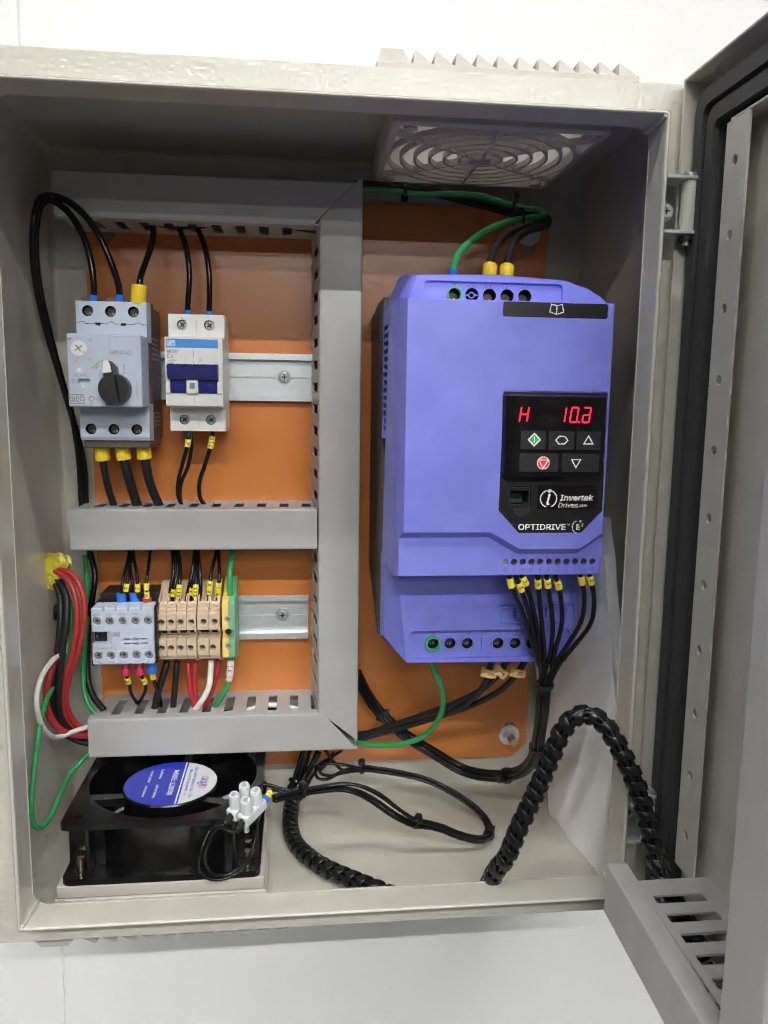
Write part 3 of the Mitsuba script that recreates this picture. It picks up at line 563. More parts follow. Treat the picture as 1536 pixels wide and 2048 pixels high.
for i in range(3):
    for z in (150.6, 153.8): fh = fh - mf(box(58.0+5.9*i, 62.6+5.9*i, 103, 109, z-.55, z+.55, .05))
part(ct, 'front_housing', fh, 'M_relay', label='light blue-grey front housing')
part(ct, 'indicator', box(37, 46, 111, 114, 151, 159, .3), 'M_black')
part(ct, 'indicator_print', cat(box(38, 39, 110.8, 111.1, 153.8, 155, .02), box(38.6, 40.2, 110.8, 111.1, 157.2, 157.7, .02), box(41.4, 43, 110.8, 111.1, 157.2, 157.7, .02)), 'M_print_gray', smooth=False)
for i, (x, z) in enumerate(ht+hb): flat_screw(ct, x, z, 106.6, 2.9, 15+37*i)
for i, s_ in enumerate(('13NO', '21NC', '31NC', '43NO', 'A1')): part(ct, 'lettering', on_front(text(s_, 1.25, .1), 40.2+8.72*i, 105, 172.0), 'M_print_gray')
for i, s_ in enumerate(('14NO', '22NC', '32NC', '44NO', 'A2')): part(ct, 'lettering', on_front(text(s_, 1.25, .1), 40.2+8.7*i, 105, 137.4), 'M_print_gray')
part(ct, 'lettering', on_front(text('CAW04 22E', 2.1, .1, width=15.4), 45.6, 105, 147.4), 'M_print_gray')
part(ct, 'emblem', on_front(weg(5.0, 3.2, .11), 53.2, 105, 157.4), 'M_print_gray')
part(ct, 'frame_line', cat(prism(outline([(57.4, 148.4), (76.4, 148.4), (76.4, 155.4), (57.4, 155.4)], .15), 104.85, 105), prism(outline([(58, 157), (74, 157), (74, 163), (58, 163)], .08), 104.92, 105), ring_front(46.8, 161.8, 105, .8, 1.0, n=20)), 'M_breaker', smooth=False)

# ================================================================ terminal blocks
edges = [79.6, 86.0, 92.9, 100.1, 107.3, 116.0, 124.0]
tlab = ['beige terminal block next to the contactor, first of six', 'beige terminal block, second from the contactor', 'beige terminal block, third from the contactor', 'beige terminal block, fourth from the contactor, before the taller divider', 'beige terminal block, fifth from the contactor, after the taller divider', 'beige terminal block next to the yellow and green earth terminal']
hole_x_t = [82.5, 89.2, 95.9, 103.6, 112.2, 120.0]; hole_x_b = [82.4, 88.9, 95.6, 102.7, 111.1, 118.6]
def term_profile(dz=0):
    return Polygon([(115, 156.8), (115, 168.4), (117.5, 169.2), (117.3, 171.4), (119.3, 172), (119.1, 174.2), (121.4, 175), (123, 178.6), (131, 181.5), (140, 187), (150, 186), (157, 176), (157, 132), (148, 126), (138, 127), (128, 131), (119.4, 134), (119.2, 135.6), (117.6, 136), (117.4, 137.2), (115, 137.8), (115, 150.0), (126, 151), (126, 156)])
for i in range(6):
    t = thing('terminal_block', tlab[i], 'terminal block', 'beige terminal blocks on the lower rail')
    a, b = edges[i]+.18, edges[i+1]-.18
    if i in (3, 5): b -= 1.5
    if i == 4: a += .2
    m = prism_x(term_profile(), a, b); m = mf(m)
    for (xx, zz) in ((hole_x_t[i], 162.7), (hole_x_b[i], 143.5)): m = m - mf(ypuck(xx, zz, 110, 123, min(2.2, (b-a)/2-.55), 20))
    m = m - mf(box(a+.8, b-.8, 122, 134, 174, 190, .1)) - mf(box(a+.9, b-.9, 110, 116, 133.2, 133.8, .05))
    part(t, 'body', m, 'M_terminal', smooth=20)
    for (xx, zz) in ((hole_x_t[i], 162.7), (hole_x_b[i], 143.5)): part(t, 'clamp_screw', cat(ypuck(xx, zz, 120.5, 122.9, min(2.1, (b-a)/2-.6), 18)), 'M_dark_steel')
    if i in (3, 5): part(t, 'end_plate', prism_x(term_profile().buffer(1.0, join_style=2), b+.12, b+1.3), 'M_terminal', smooth=20)
    part(t, 'marker_slot', box(a+.9, b-.9, 125.8, 126.4, 151.6, 155.4, .05), 'M_hole')
et = thing('earth_terminal', 'yellow and green earth terminal at the right end of the terminal row', 'terminal block')
ep = Polygon([(115, 156.2), (115, 176), (118, 178), (130, 180), (140, 188), (152, 188), (157, 178), (157, 130), (148, 126), (138, 128), (119, 134), (115, 136), (115, 150), (120, 151), (120, 155.6)])
part(et, 'yellow_half', prism_x(ep, 125.4, 129.8), 'M_earth_yellow', smooth=20); part(et, 'green_half', prism_x(ep, 129.9, 134.4), 'M_earth_green', smooth=20)
for z in (165, 145): 
    s_ = part(et, 'screw', ypuck(129.8, z, 114.4, 116, 2.1, 18), 'M_steel'); part(s_, 'slot', box(128.4, 131.2, 114.2, 114.5, z-.25, z+.25, .02), 'M_hole')
part(et, 'screw_well', ypuck(129.8, 155.2, 114.8, 121, 2.2, 18), 'M_hole')

# ================================================================ frequency drive
vf = thing('frequency_drive', 'large purple frequency drive with a black keypad and red digits on the orange plate', 'drive')
ch = Polygon([(162.5, 384), (110, 389), (76, 389), (70, 386), (30, 372), (30, 300), (48, 290), (48, 200), (68, 166), (86, 160), (162.5, 196)])
chas = mf(prism_x(ch, 235.7, 365.3)) - mf(box(233, 236.6, 96, 104, 360, 375, .1)) - mf(box(233, 237.2, 60, 68, 168, 190, .1)) - mf(box(233, 237, 80, 92, 330, 345, .1)) - mf(box(230, 246, 25, 74, 290, 400, .1))
part(vf, 'chassis', chas, 'M_chassis', label='dark grey metal rear chassis')
# front cover
main = hull([(x, -2, z) for x in (241, 360) for z in (222, 379.2)] + [(x, -1.4, z) for x in (240.5, 360.5) for z in (221.4, 379.8)] + [(x, 9, z) for x in (236.2, 364.8) for z in (219.6, 380.4)] + [(x, y, z) for x in (235.3, 365.7) for y, z in ((62, 219.6), (40, 300), (40, 381))])
notch = [[(225, 205), (292.5, 205), (292.5, 247.6), (225, 247.6)], [(292.4, 205), (310.1, 205), (310.1, 237.5), (292.4, 247.6)], [(310, 205), (346.6, 205), (346.6, 237.5), (310, 237.5)], [(346.5, 205), (375, 205), (375, 247.6), (361, 247.6), (346.5, 237.5)]]
for p in notch: main = main - hull([(x, -3, z+(.7 if z > 206 else 0)) for x, z in p] + [(x, 2.6, z-(4.0 if z > 206 else 0)) for x, z in p])
upper = hull([(x, 22, z) for x, z in ((243.5, 378), (249.4, 395.6), (270, 396.6), (300, 396.8), (338, 394.8), (352, 391), (361, 386), (365.6, 381.5), (365.6, 377))] + [(x, 26, z) for x, z in ((240, 378), (243, 396.6), (300, 398), (340, 396), (365.7, 381.6))] + [(x, 74, z) for x, z in ((235.3, 380), (245, 401.5), (300, 403), (342, 401), (365.7, 384), (365.7, 298), (235.3, 298))] + [(235.3, 40, 300), (365.7, 40, 300), (235.4, 34, 372), (365.6, 34, 378)])
rec = rrect(253.6, 337.2, 372, 393.0, 2.6)
upper = upper - mf(prism(rec, 15, 24.2))
tops = [(272., 385.6), (282.6, 385.6), (293.2, 385.5), (303.9, 385.5), (314.7, 385.5)]
upper = pierced(upper, tops, 20, 36, 4.0)
lows = [(265.8, 169.6), (276.9, 169.3), (288.2, 169.1), (308.4, 168.8), (319.7, 168.6), (330.6, 168.4)]
lower = hull([(x, 28, 222) for x in (241, 361)] + [(241.4, 28, 218.5), (360, 28, 218.5), (248.6, 31, 158.0), (353.6, 31, 156.6), (249.2, 32, 157.2), (353, 32, 156)] + [(235.3, y, z) for y, z in ((40, 222), (68, 222), (68, 164.8), (44, 172))] + [(365.7, y, z) for y, z in ((40, 222), (68, 222), (68, 164.8), (44, 172))] + [(250, 60, 158), (352, 60, 158)])
lower = lower - mf(prism(rrect(250.6, 354.6, 160.2, 178.8, 3), 26, 34.2)) - mf(prism(rrect(304.8, 356.5, 181.6, 195.6, 3).difference(rrect(308.6, 352.6, 183, 194.2, 1.2)), 24, 31.4)) - mf(prism(rrect(309.6, 351.6, 184, 193.2, .6), 24, 32.2)) - mf(box(317.4, 318.8, 26, 36, 185.4, 192.4, .1)) - mf(box(338.2, 339.6, 26, 36, 185.4, 192.4, .1))
lower = pierced(lower, lows, 24, 44, 3.6) 
mid_ctl = [(302.9+5.385*k, 228.6) for k in range(11)]
main = pierced(main, mid_ctl, -2, 12, 1.95) - mf(prism(outline([(298.2, 221.0), (361.2, 221.0), (361.2, 231.2), (298.2, 231.2)], .45), 0, 3.1))
for k in range(14):
    z = 303.4+4.85*k; e = 6.5*max(0, (k-8)/5)**1.6; main_cut = mf(box(232, 249, 40+e*.8, 69+e*.4-(3 if k < 2 else 0), z, z+3.2, .3)); upper = upper - main_cut
main = main - mf(prism(rrect(295.2, 356.4, 371.0, 385, 1.4), -6, -.8)) - mf(prism(Polygon([(297, 330), (359, 330), (359.4, 260), (347, 246.9), (309, 246.9), (296.4, 260.4)]).buffer(-.2), -6, -.9)) - mf(box(301.8, 315.6, -6, 12, 262.4, 274.8, .2))
cov = part(vf, 'front_cover', main, 'M_purple', smooth=24)
part(vf, 'upper_cover', upper, 'M_purple', smooth=24); part(vf, 'lower_cover', lower, 'M_purple', smooth=24)
for i, (x, z) in enumerate(tops):
    part(vf, 'screw_well', mf(ypuck(x, z, 24.0, 34, 4.0, 24)) - mf(ypuck(x, z, 22, 33.4, 3.85, 24)), 'M_hole')
    if i == 0: part(vf, 'earth_ring', mf(ypuck(x, z, 22.6, 26, 4.4, 26)) - mf(ypuck(x, z, 20, 30, 3.6, 26)), 'M_print_green', label='green ring of the upper earth screw')
    if i != 1: deep_screw(vf, x, z-1.0, 27, 3.3, depth=4)
    else: part(vf, 'blanking_plug', cat(mf(ypuck(x, z, 25, 27, 1.9, 20)) - mf(ypuck(x, z, 24, 28, 1.35, 20)), box(x-3.8, x-1.8, 25.4, 26.4, z-.5, z+.5, .1), box(x+1.8, x+3.8, 25.4, 26.4, z-.5, z+.5, .1)), 'M_purple')
for i, (x, z) in enumerate(lows):
    part(vf, 'screw_well', mf(ypuck(x, z, 34.1, 44, 3.6, 24)) - mf(ypuck(x, z, 30, 43.6, 3.45, 24)), 'M_hole')
    if i == 0: part(vf, 'earth_ring', mf(ypuck(x, z, 31.2, 35, 4.9, 26)) - mf(ypuck(x, z, 29, 38, 3.6, 26)), 'M_print_green', label='green ring of the lower earth screw')
    else: part(vf, 'well_rim', mf(ypuck(x, z, 33.0, 34.6, 4.6, 26)) - mf(ypuck(x, z, 29, 38, 3.6, 26)), 'M_purple')
    deep_screw(vf, x, z, 36.0, 3.2, depth=4)
part(vf, 'divider', prism(rrect(297.6, 300.0, 163.4, 174, 1.1), 32.6, 34.6), 'M_purple')
part(vf, 'slide', box(319.2, 322, 29.6, 31.2, 185, 192.8, .3), 'M_purple')
for i, (x, z) in enumerate(mid_ctl): part(vf, 'control_screw', cat(ypuck(x, z, 5.0, 7, 1.7, 16), ypuck(x-.5, z-.4, 4.7, 5.1, .5, 8)), 'M_dark_steel' if i else 'M_steel')
for i in range(11): part(vf, 'lettering', on_front(text(str(i+1), 1.9, .18), mid_ctl[i][0], 2.62, 224.0), 'M_emboss')
for s_, x in (('-DC', 282.2), ('L1', 292.4), ('L2', 302.6), ('L3', 315.2)): part(vf, 'lettering', on_front(text(s_, 2.4, .2), x, 24.2, 391.0), 'M_emboss')
for s_, x in (('+', 277.7), ('BR', 289.2), ('U', 309.3), ('V', 320.8)): part(vf, 'lettering', on_front(text(s_, 2.2, .2), x, 34.2, 175.6), 'M_emboss')
part(vf, 'earth_mark', cat(prism(Polygon([(270.2, 392.4), (273.6, 392.4), (271.9, 390.2)]), 24.0, 24.2), prism(sbox(264.4, 176.0, 267.8, 176.3), 34.0, 34.2), prism(sbox(265.1, 175.2, 267.1, 175.5), 34.0, 34.2), prism(sbox(265.9, 176.3, 266.2, 177.8), 34.0, 34.2)), 'M_emboss', smooth=False)
# label tab with an open book
tab = part(vf, 'manual_tab', prism(rrect(295.5, 356.1, 371.3, 379.3, 1.0), -2.1, -.7), 'M_panel', label='black pull-out tab with an open book sign')
bk = LineString([(326.2, 372.9), (322.2, 374.2), (323.0, 378.5), (326.2, 377.6), (329.4, 378.5), (330.3, 374.2), (326.2, 372.9), (326.2, 377.6)]).buffer(.22, join_style=2)
part(tab, 'book_sign', prism(bk, -2.22, -2.1), 'M_print_white', smooth=False)
# operator panel
pan = part(vf, 'operator_panel', cat(mf(prism(Polygon([(297.2, 329), (358.8, 329), (359.2, 260.2), (346.9, 247.1), (309.1, 247.1), (296.7, 260.6)]), -2.3, -.8)) - mf(box(301.8, 315.6, -6, 12, 262.4, 274.8, .2)) - mf(prism(Point(310.2, 262.4).buffer(5.6).intersection(sbox(300, 250, 320, 262.6)), -5, -1.4))), 'M_panel', label='black operator panel')
part(pan, 'keypad', hull([(x, -2.2, z) for x, z in ((296.6, 327.2), (297.6, 328.2), (357.4, 328.2), (358.6, 327.2), (358.8, 279.8), (356, 277.2), (301, 277.2), (297.4, 280))] + [(x, -4.9, z) for x, z in ((298.2, 326.6), (357.4, 326.6), (357.4, 283), (355, 280.6), (301.6, 280.6), (298.4, 283.6))]), 'M_screen', label='raised glossy black keypad')
win = part(pan, 'display', box(299.6, 356.4, -5.15, -4.8, 309.2, 325.6, .1), 'M_screen', label='dark display window showing red digits')
def seg_digit(x, z, w, h, on, th=.95, sh=.12):
    S = {'a': ((0, h), (w, h)), 'b': ((w, h), (w, h/2)), 'c': ((w, h/2), (w, 0)), 'd': ((0, 0), (w, 0)), 'e': ((0, h/2), (0, 0)), 'f': ((0, h), (0, h/2)), 'g': ((0, h/2), (w, h/2))}; U = []
    for k in on:
        (a, b), (c, d) = S[k]; L = math.hypot(c-a, d-b); ux, uz = (c-a)/L, (d-b)/L; g = .35
        U.append(LineString([(x+a+ux*g*1.4+sh*(b+uz*g), z+b+uz*g*1.4), (x+c-ux*g*1.4+sh*(d-uz*g), z+d-uz*g*1.4)]).buffer(th/2, quad_segs=2))
    return unary_union(U)
for i, (x, w, on) in enumerate(((306.1, 4.4, 'bcefg'), (332.6, .01, 'ef'), (335.8, 4.0, 'abcdef'), (343.2, 4.0, 'abcdeg'))):
    part(win, 'digit', prism(seg_digit(x, 312.2, w, 8.4, on), -5.28, -5.14), 'M_led', smooth=False, emit=(.62, .010, .032), label='lit red digit')
part(win, 'digit_point', prism(Point(341.3, 312.3).buffer(.65), -5.28, -5.14), 'M_led', smooth=False, emit=(.62, .010, .032))
part(win, 'digit_backing', prism(sbox(330.5, 310.6, 351.5, 322.6), -5.2, -5.1), 'M_screen', smooth=False)
def key(x0, x1, z0, z1, r=.6, lab=None): return part(pan, 'key', mf(prism(rrect(x0, x1, z0, z1, r), -5.5, -4.6)), 'M_key', label=lab)
k1 = key(307.2, 322.0, 296.4, 307.1, lab='start key with a green diamond'); k2 = key(323.7, 338.9, 296.3, 307.0, lab='key with a white hexagon'); k3 = key(340.3, 354.7, 296.3, 307.0, lab='key with a white triangle pointing up')
k4 = key(307.0, 330.2, 283.4, 294.2, 1.4, lab='stop key with a red round sign'); k5 = key(332.0, 354.5, 283.4, 294.1, 1.4, lab='key with a white triangle pointing down')
def sign(k, poly, m, d=0): part(k, 'sign', prism(poly, -5.62-d, -5.5-d), m, smooth=False)
dia = Polygon([(315.2-4, 302), (315.2, 306), (315.2+4, 302), (315.2, 298)]); sign(k1, dia, 'M_print_white'); sign(k1, dia.buffer(-.75, join_style=2), 'M_print_green', .1); sign(k1, sbox(314.9, 300.2, 315.5, 303.8), 'M_print_white', .2)
hx = [(328.0, 301.8), (329.8, 304.0), (333.2, 304.0), (335.1, 301.8), (333.2, 299.7), (329.8, 299.7)]; sign(k2, outline(hx, .62), 'M_print_white')
sign(k3, outline([(344.7, 299.8), (350.2, 299.8), (347.4, 304.4)], .62), 'M_print_white')
sign(k4, Point(321.1, 288.6).buffer(3.75), 'M_print_white'); sign(k4, Point(321.1, 288.6).buffer(3.3), 'M_print_red', .1); sign(k4, outline([(318.2, 290.4), (324.0, 290.4), (321.1, 285.6)], .55), 'M_print_white', .2)
sign(k5, outline([(338.0, 290.7), (343.3, 290.7), (340.6, 286.0)], .62), 'M_print_white')
jk = part(pan, 'socket', mf(box(302, 315.4, -1.6, 11, 262.6, 274.6, .2)) - mf(box(303, 314.4, -3, 10, 263.6, 273.4, .1)), 'M_key', label='black modular socket')
part(jk, 'contacts', box(304.6, 312, 4, 8, 264.2, 266.6, .1), 'M_pcb'); part(jk, 'latch', cat(box(303, 314.4, -.6, 4, 271.8, 273.4, .1), box(303.1, 305, -.4, 1, 263.6, 265.4, .1), box(311.6, 314.4, -.4, 1, 263.6, 265.2, .1)), 'M_panel')
part(pan, 'thumb_notch', mf(ypuck(310.2, 262.2, -2.2, -1.5, 5.4, 30)) - mf(box(300, 320, -4, 2, 262.3, 270, .1)), 'M_key')
nm = part(pan, 'name_plate', prism(rrect(319.4, 355.7, 260.9, 275.3, .6), -2.55, -2.2), 'M_screen', label='name plate with white lettering')
part(nm, 'lettering', on_front(text('Invertek', 3.3, .12, bold=True, shear=.18, width=20.4), 343.1, -2.55, 268.0), 'M_print_white')
part(nm, 'lettering', on_front(text('Drives', 2.9, .12, shear=.12, width=12.0), 338.2, -2.55, 263.6), 'M_print_white'); part(nm, 'lettering', on_front(text('.com', 1.7, .12, width=4.6), 347.0, -2.55, 263.3), 'M_print_white')
part(nm, 'emblem', cat(ring_front(326.1, 267.4, -2.55, 4.6, 5.2, a0=95, a1=255, n=24), ring_front(326.1, 267.4, -2.55, 4.6, 5.2, a0=-70, a1=75, n=24), prism(Point(326.6, 272.1).buffer(1.05), -2.67, -2.55), on_front(text('ı' if False else 'l', 6.2, .12, bold=True, shear=.22), 326.0, -2.55, 267.0)), 'M_print_white', smooth=False)
part(pan, 'lettering', on_front(text('OPTIDRIVE', 3.3, .12, bold=True, width=28.6), 323.0, -2.3, 250.6), 'M_print_white'); part(pan, 'lettering', on_front(text('TM', .9, .12), 338.9, -2.3, 252.0), 'M_print_white')
part(pan, 'emblem', cat(ring_front(345.2, 250.6, -2.3, 3.7, 4.05, a0=110, a1=255, n=20), prism(Point(346.2, 253.9).buffer(.62), -2.42, -2.3), on_front(text('E', 3.1, .12, bold=True), 344.9, -2.3, 250.5), on_front(text('3', 1.6, .12, bold=True), 347.4, -2.3, 251.7)), 'M_print_white', smooth=False)

# ================================================================ fan
fn = thing('cooling_fan', 'black square cooling fan with a blue and silver hub label on the cabinet floor', 'fan')
FX, FY, FZ0, FZ1 = 93.4, 90.8, 16.8, 57.8
fl = rrect(FX-62, FX+62, FY-62, FY+62, 5)
for sx in (-1, 1):
    for sy in (-1, 1): fl = fl.difference(Point(FX+sx*52.5, FY+sy*52.5).buffer(2.3))
ftop = fl.difference(Point(FX, FY).buffer(57.5, quad_segs=20))
part(fn, 'flange', prism_z(ftop, FZ1-4, FZ1), 'M_fan'); part(fn, 'flange', prism_z(ftop, FZ0, FZ0+4.2), 'M_fan')
part(fn, 'barrel', mf(cyl((FX, FY, FZ0+.2), (FX, FY, FZ1-.2), 60.0, 64)) - mf(cyl((FX, FY, 0), (FX, FY, 90), 57.2, 64)), 'M_fan', smooth=40)
for sx in (-1, 1):
    for sy in (-1, 1):
        part(fn, 'corner_web', box(FX+sx*45.5-1.2, FX+sx*45.5+1.2, FY+sy*60.5, FY+sy*38, FZ0+4, FZ1-3.8, .4), 'M_fan'); part(fn, 'corner_web', box(FX+sx*60.5, FX+sx*38, FY+sy*45.5-1.2, FY+sy*45.5+1.2, FZ0+4, FZ1-3.8, .4), 'M_fan')
part(fn, 'screw', cat(cyl((41.2, 39, 17), (41.2, 39, 30), 2.3, 14), *[cyl((41.2, 39, 24+k*1.0), (41.2, 39, 24.5+k*1.0), 2.5, 14) for k in range(6)]), 'M_brass'); part(fn, 'screw', cat(cyl((147, 38.5, 17), (147, 38.5, 30), 2.2, 14), *[cyl((147, 38.5, 24+k*1.0), (147, 38.5, 24.5+k*1.0), 2.4, 14) for k in range(6)]), 'M_brass')
HX, HY = 92.2, 80.5
hub = part(fn, 'hub', cat(cyl((HX, HY, 26), (HX, HY, 56.5), 31.5, 56), cyl((HX, HY, 56.5), (HX, HY, 57.7), 32.3, 56, 31.6)), 'M_fan', smooth=40)
disc = Point(HX, HY).buffer(31.2, quad_segs=20)
part(hub, 'label_blue', prism_z(disc.intersection(sbox(0, 0, HX+8.6, 200)), 57.6, 57.95), 'M_label_blue', smooth=False, label='dark blue part of the hub label'); part(hub, 'label_silver', prism_z(disc.intersection(sbox(HX+8.6, 0, 200, 200)), 57.6, 57.95), 'M_label_silver', smooth=False, label='silver part of the hub label')
part(hub, 'label_line', prism_z(disc.intersection(sbox(HX+6.6, 0, HX+7.4, 200)), 57.9, 58.02), 'M_print_white', smooth=False)
def on_top(s_, h, x, y, m, bold=False, width=None, sh=0):
    t_ = text(s_, h, .1, bold, sh, width); v = t_.vertices; c = (v.max(0)+v.min(0))/2; v = v-np.array((c[0], c[1], 0))
    t_.vertices = np.stack([x+v[:, 1], y-v[:, 0], 57.96+v[:, 2]], 1); part(hub, 'lettering', t_, m)
on_top('MODEL: 12038B', 3.4, HX+1.4, HY, 'M_print_white', width=36)
for s_, x, dy, w in (('BEARING: BALL', -8.6, 13, 14), ('MADE IN ZHUHAI', -8.6, -12, 18), ('VOLTAGE: 110/220V', -15.6, 10, 17), ('www.asafan.com.br', -15.6, -12, 15)): on_top(s_, 1.6, HX+x, HY+dy, 'M_label_silver', width=w)
on_top('ASDA SOUTH AMERICA CORP. LTDA', 2.0, HX+15.2, HY, 'M_label_blue', width=44); on_top('CNPJ: 00.000.000/0001-42', 1.9, HX+11.6, HY, 'M_label_blue', width=38)
on_top('ASA', 4.6, HX+22.4, HY-1, 'M_label_blue', bold=True, width=12, sh=.15); on_top('FAN', 1.4, HX+18.6, HY-2, 'M_label_blue')
part(hub, 'emblem_arc', cat(*[prism_z(Polygon(np.vstack([np.stack([HX+22.4+3.6*np.cos(t), HY-1+9.0*np.sin(t)], 1), np.stack([HX+22.4+3.0*np.cos(t), HY-1+8.2*np.sin(t)], 1)[::-1]])), 57.95, 58.05) for t in (np.radians(np.linspace(35, 135, 16)), np.radians(np.linspace(205, 330, 18)))]), 'M_print_red', smooth=False)
for a in (205, 318, 80):
    u = np.array((math.cos(math.radians(a)), math.sin(math.radians(a)))); n = np.array((-u[1], u[0])); c = np.array((HX, HY)); e = np.array((FX, FY))+u*62
    part(fn, 'strut', hull([(*(c+u*28+n*s_*3.2), z) for s_ in (-1, 1) for z in (51, 55.6)] + [(*(e+n*s_*4.5), z) for s_ in (-1, 1) for z in (51, 57)]), 'M_fan')
for k in range(5):
    a = math.radians(20+72*k); pts = []
    V = []; R = np.linspace(31, 55.5, 7)
    for r in R: 
        for s_ in (0, 1): V.append((HX+(FX-HX)*(r/56)+r*math.cos(a+s_*.75+(r-31)*.012), HY+(FY-HY)*(r/56)+r*math.sin(a+s_*.75+(r-31)*.012), 24+s_*20))
    V = np.array(V); F = []
    for i in range(6): F += [[2*i, 2*i+1, 2*i+3], [2*i, 2*i+3, 2*i+2]]
    n_ = len(V); V2 = np.vstack([V, V+np.array((0, 0, 1.2))]); F2 = F + [[c_+n_ for c_ in f[::-1]] for f in F]
    part(fn, 'blade', trimesh.Trimesh(V2, F2, process=False), 'M_fan', smooth=True)
# ================================================================ wires
def along(C, s):
    L = np.r_[0, np.cumsum(np.linalg.norm(np.diff(C, axis=0), axis=1))]; s = s if s >= 0 else L[-1]+s
    k = min(np.searchsorted(L, s), len(C)-1); return np.array([np.interp(s, L, C[:, i]) for i in range(3)]), k, L
def sub(C, s0, s1):
    L = along(C, 0)[2]; s0 = s0 if s0 >= 0 else L[-1]+s0; s1 = s1 if s1 > 0 else L[-1]+s1
    ss = np.linspace(s0, s1, max(3, int((s1-s0)/1.5)))
    return np.stack([np.interp(ss, L, C[:, i]) for i in range(3)], 1)
def marker(t, C, s, length, r, txt, m='M_marker', rot=None, h=2.2):
    D = sub(C, s, s+length); k = part(t, 'marker', cat(tube(D, r+.75, 12)), m, label=None)
    if txt:
        c = D[len(D)//2]; d = D[-1]-D[0]; a = math.degrees(math.atan2(d[2], d[0])) if rot is None else rot
        part(k, 'print', on_front(text(txt, h, .14, bold=True), c[0], c[1]-r-.72, c[2], a), 'M_print_black')
    return k
def wire(name, label, pts, r, m, group=None, ferrules=(), markers=(), n=10, cat_='wire', step=2.2):
    """ferrules: (start, end, extra radius start, extra radius end, material); distances in mm along the wire"""
    C = spline(pts, step); t = thing(name, label, cat_, group)
    part(t, 'insulation', tube(C, r, n), m, smooth=True)
    for f in ferrules:
        D = sub(C, f[0], f[1]); rr = np.linspace(f[2], f[3], len(D))+r; part(t, 'ferrule', tube(D, rr, 14), f[4], smooth=45)
    for k in markers: marker(t, C, k[0], k[1], r, k[2], *(k[3:]))
    return t, C
BW, CB = 'M_wire_black', 'M_cable_black'
G1 = 'black wires of the motor breaker'
# motor breaker, top
wire('black_wire', 'outer black wire looping from the motor breaker\'s left top terminal down the left wall', [(44.9, 108.0, 384.7), (46.3, 106.0, 393.8), (44.8, 106.0, 411.3), (39.2, 108.0, 428.9), (28.3, 112.0, 444.1), (18.4, 112.0, 449.4), (14.1, 108.0, 444.6), (11.0, 108.0, 432.0), (9.3, 110.0, 414.0), (8.4, 118.0, 392.7), (10.1, 128.0, 367.3), (13.1, 140.0, 337.2), (18.5, 147.0, 305.4), (21.6, 147.0, 276.5), (22.2, 147.0, 247.1), (22.9, 148.0, 224.6), (27.0, 146.0, 208.5), (31.5, 140.0, 192.4), (29.2, 138.0, 174.0), (23.4, 150.0, 155.5)], 2.15, BW, G1, [(0, 5, .55, .55, 'M_blue')], n=12)
wire('black_wire', 'inner black wire looping from the motor breaker\'s middle top terminal down the left wall', [(62.3, 108.0, 385.1), (62.4, 106.0, 394.3), (58.2, 104.0, 409.8), (49.4, 104.0, 430.0), (35.7, 108.0, 445.4), (21.7, 112.0, 452.0), (15.2, 106.0, 449.1), (12.0, 100.0, 434.1), (9.2, 104.0, 413.0), (7.5, 116.0, 389.2), (8.6, 132.0, 360.8), (12.5, 149.0, 326.7), (19.5, 150.0, 298.1), (24.2, 150.0, 272.6), (24.6, 150.0, 246.7), (24.1, 152.0, 227.7)], 2.15, BW, G1, [(0, 5, .55, .55, 'M_blue')], n=12)
wire('black_wire', 'black wire with a yellow sleeve on the motor breaker\'s right top terminal', [(74.3, 108.0, 384.8), (75.0, 107.0, 391.5), (76.1, 108.0, 401.4), (78.9, 116.0, 414.0), (81.0, 124.0, 425.2), (81.2, 132.0, 434.6), (79.7, 140.0, 442.2)], 2.0, BW, G1, [(0, 11.5, 3.0, 3.0, 'M_yellow')], n=12)
wire('black_wire', 'black wire from the top duct to the left pole of the white circuit breaker', [(103.1, 132.0, 380.0), (103.8, 131.0, 390.2), (105.1, 131.0, 407.1), (103.2, 133.0, 424.2), (99.0, 138.0, 436.4), (95.1, 142.0, 443.8)], 1.9, BW, 'black wires of the white circuit breaker', [(0, 3.4, .6, .6, 'M_blue')])
wire('black_wire', 'black wire from the top duct to the right pole of the white circuit breaker', [(117.9, 132.0, 379.7), (118.5, 131.0, 390.6), (118.5, 131.0, 409.2), (116.1, 133.0, 424.6), (111.7, 138.0, 436.9), (107.5, 142.0, 443.6)], 1.9, BW, 'black wires of the white circuit breaker', [(0, 3.4, .6, .6, 'M_blue')])
# motor breaker, bottom
for i, (lab, pts, r) in enumerate((('thick black cable with a yellow sleeve under the left pole of the motor breaker', [(44.7, 120.0, 294.7), (44.6, 119.0, 284.0), (44.9, 122.0, 273.3), (45.0, 130.0, 260.1), (47.2, 138.0, 243.9)], 2.5),
        ('thick black cable with a yellow sleeve under the middle pole of the motor breaker', [(58.2, 120.0, 294.9), (58.8, 119.0, 284.1), (60.8, 122.0, 269.9), (62.2, 130.0, 256.5), (64.1, 138.0, 243.1)], 3.5),
        ('thick black cable with a yellow sleeve under the right pole of the motor breaker', [(72.9, 120.0, 295.7), (73.1, 119.0, 284.2), (74.2, 122.0, 271.7), (75.6, 130.0, 258.4), (79.8, 138.0, 243.1)], 3.2))):
    wire('black_cable', lab, pts, r, CB, 'thick black cables under the motor breaker', [(0, 15.5, 4.4-r+.2, 5.0-r+.2, 'M_yellow')], n=12, cat_='cable')
G2 = 'black wires under the white circuit breaker'
wire('black_wire', 'black wire with marker 7 under the white circuit breaker\'s left pole', [(101.9, 134.0, 298.8), (101.5, 133.0, 290.6), (97.6, 133.0, 276.2), (93.4, 136.0, 261.4), (92.9, 140.0, 249.9), (95.4, 144.0, 242.3)], 1.35, BW, G2, [(0, 3.2, .9, .9, 'M_blue')], [(6.0, 5.5, '7')])
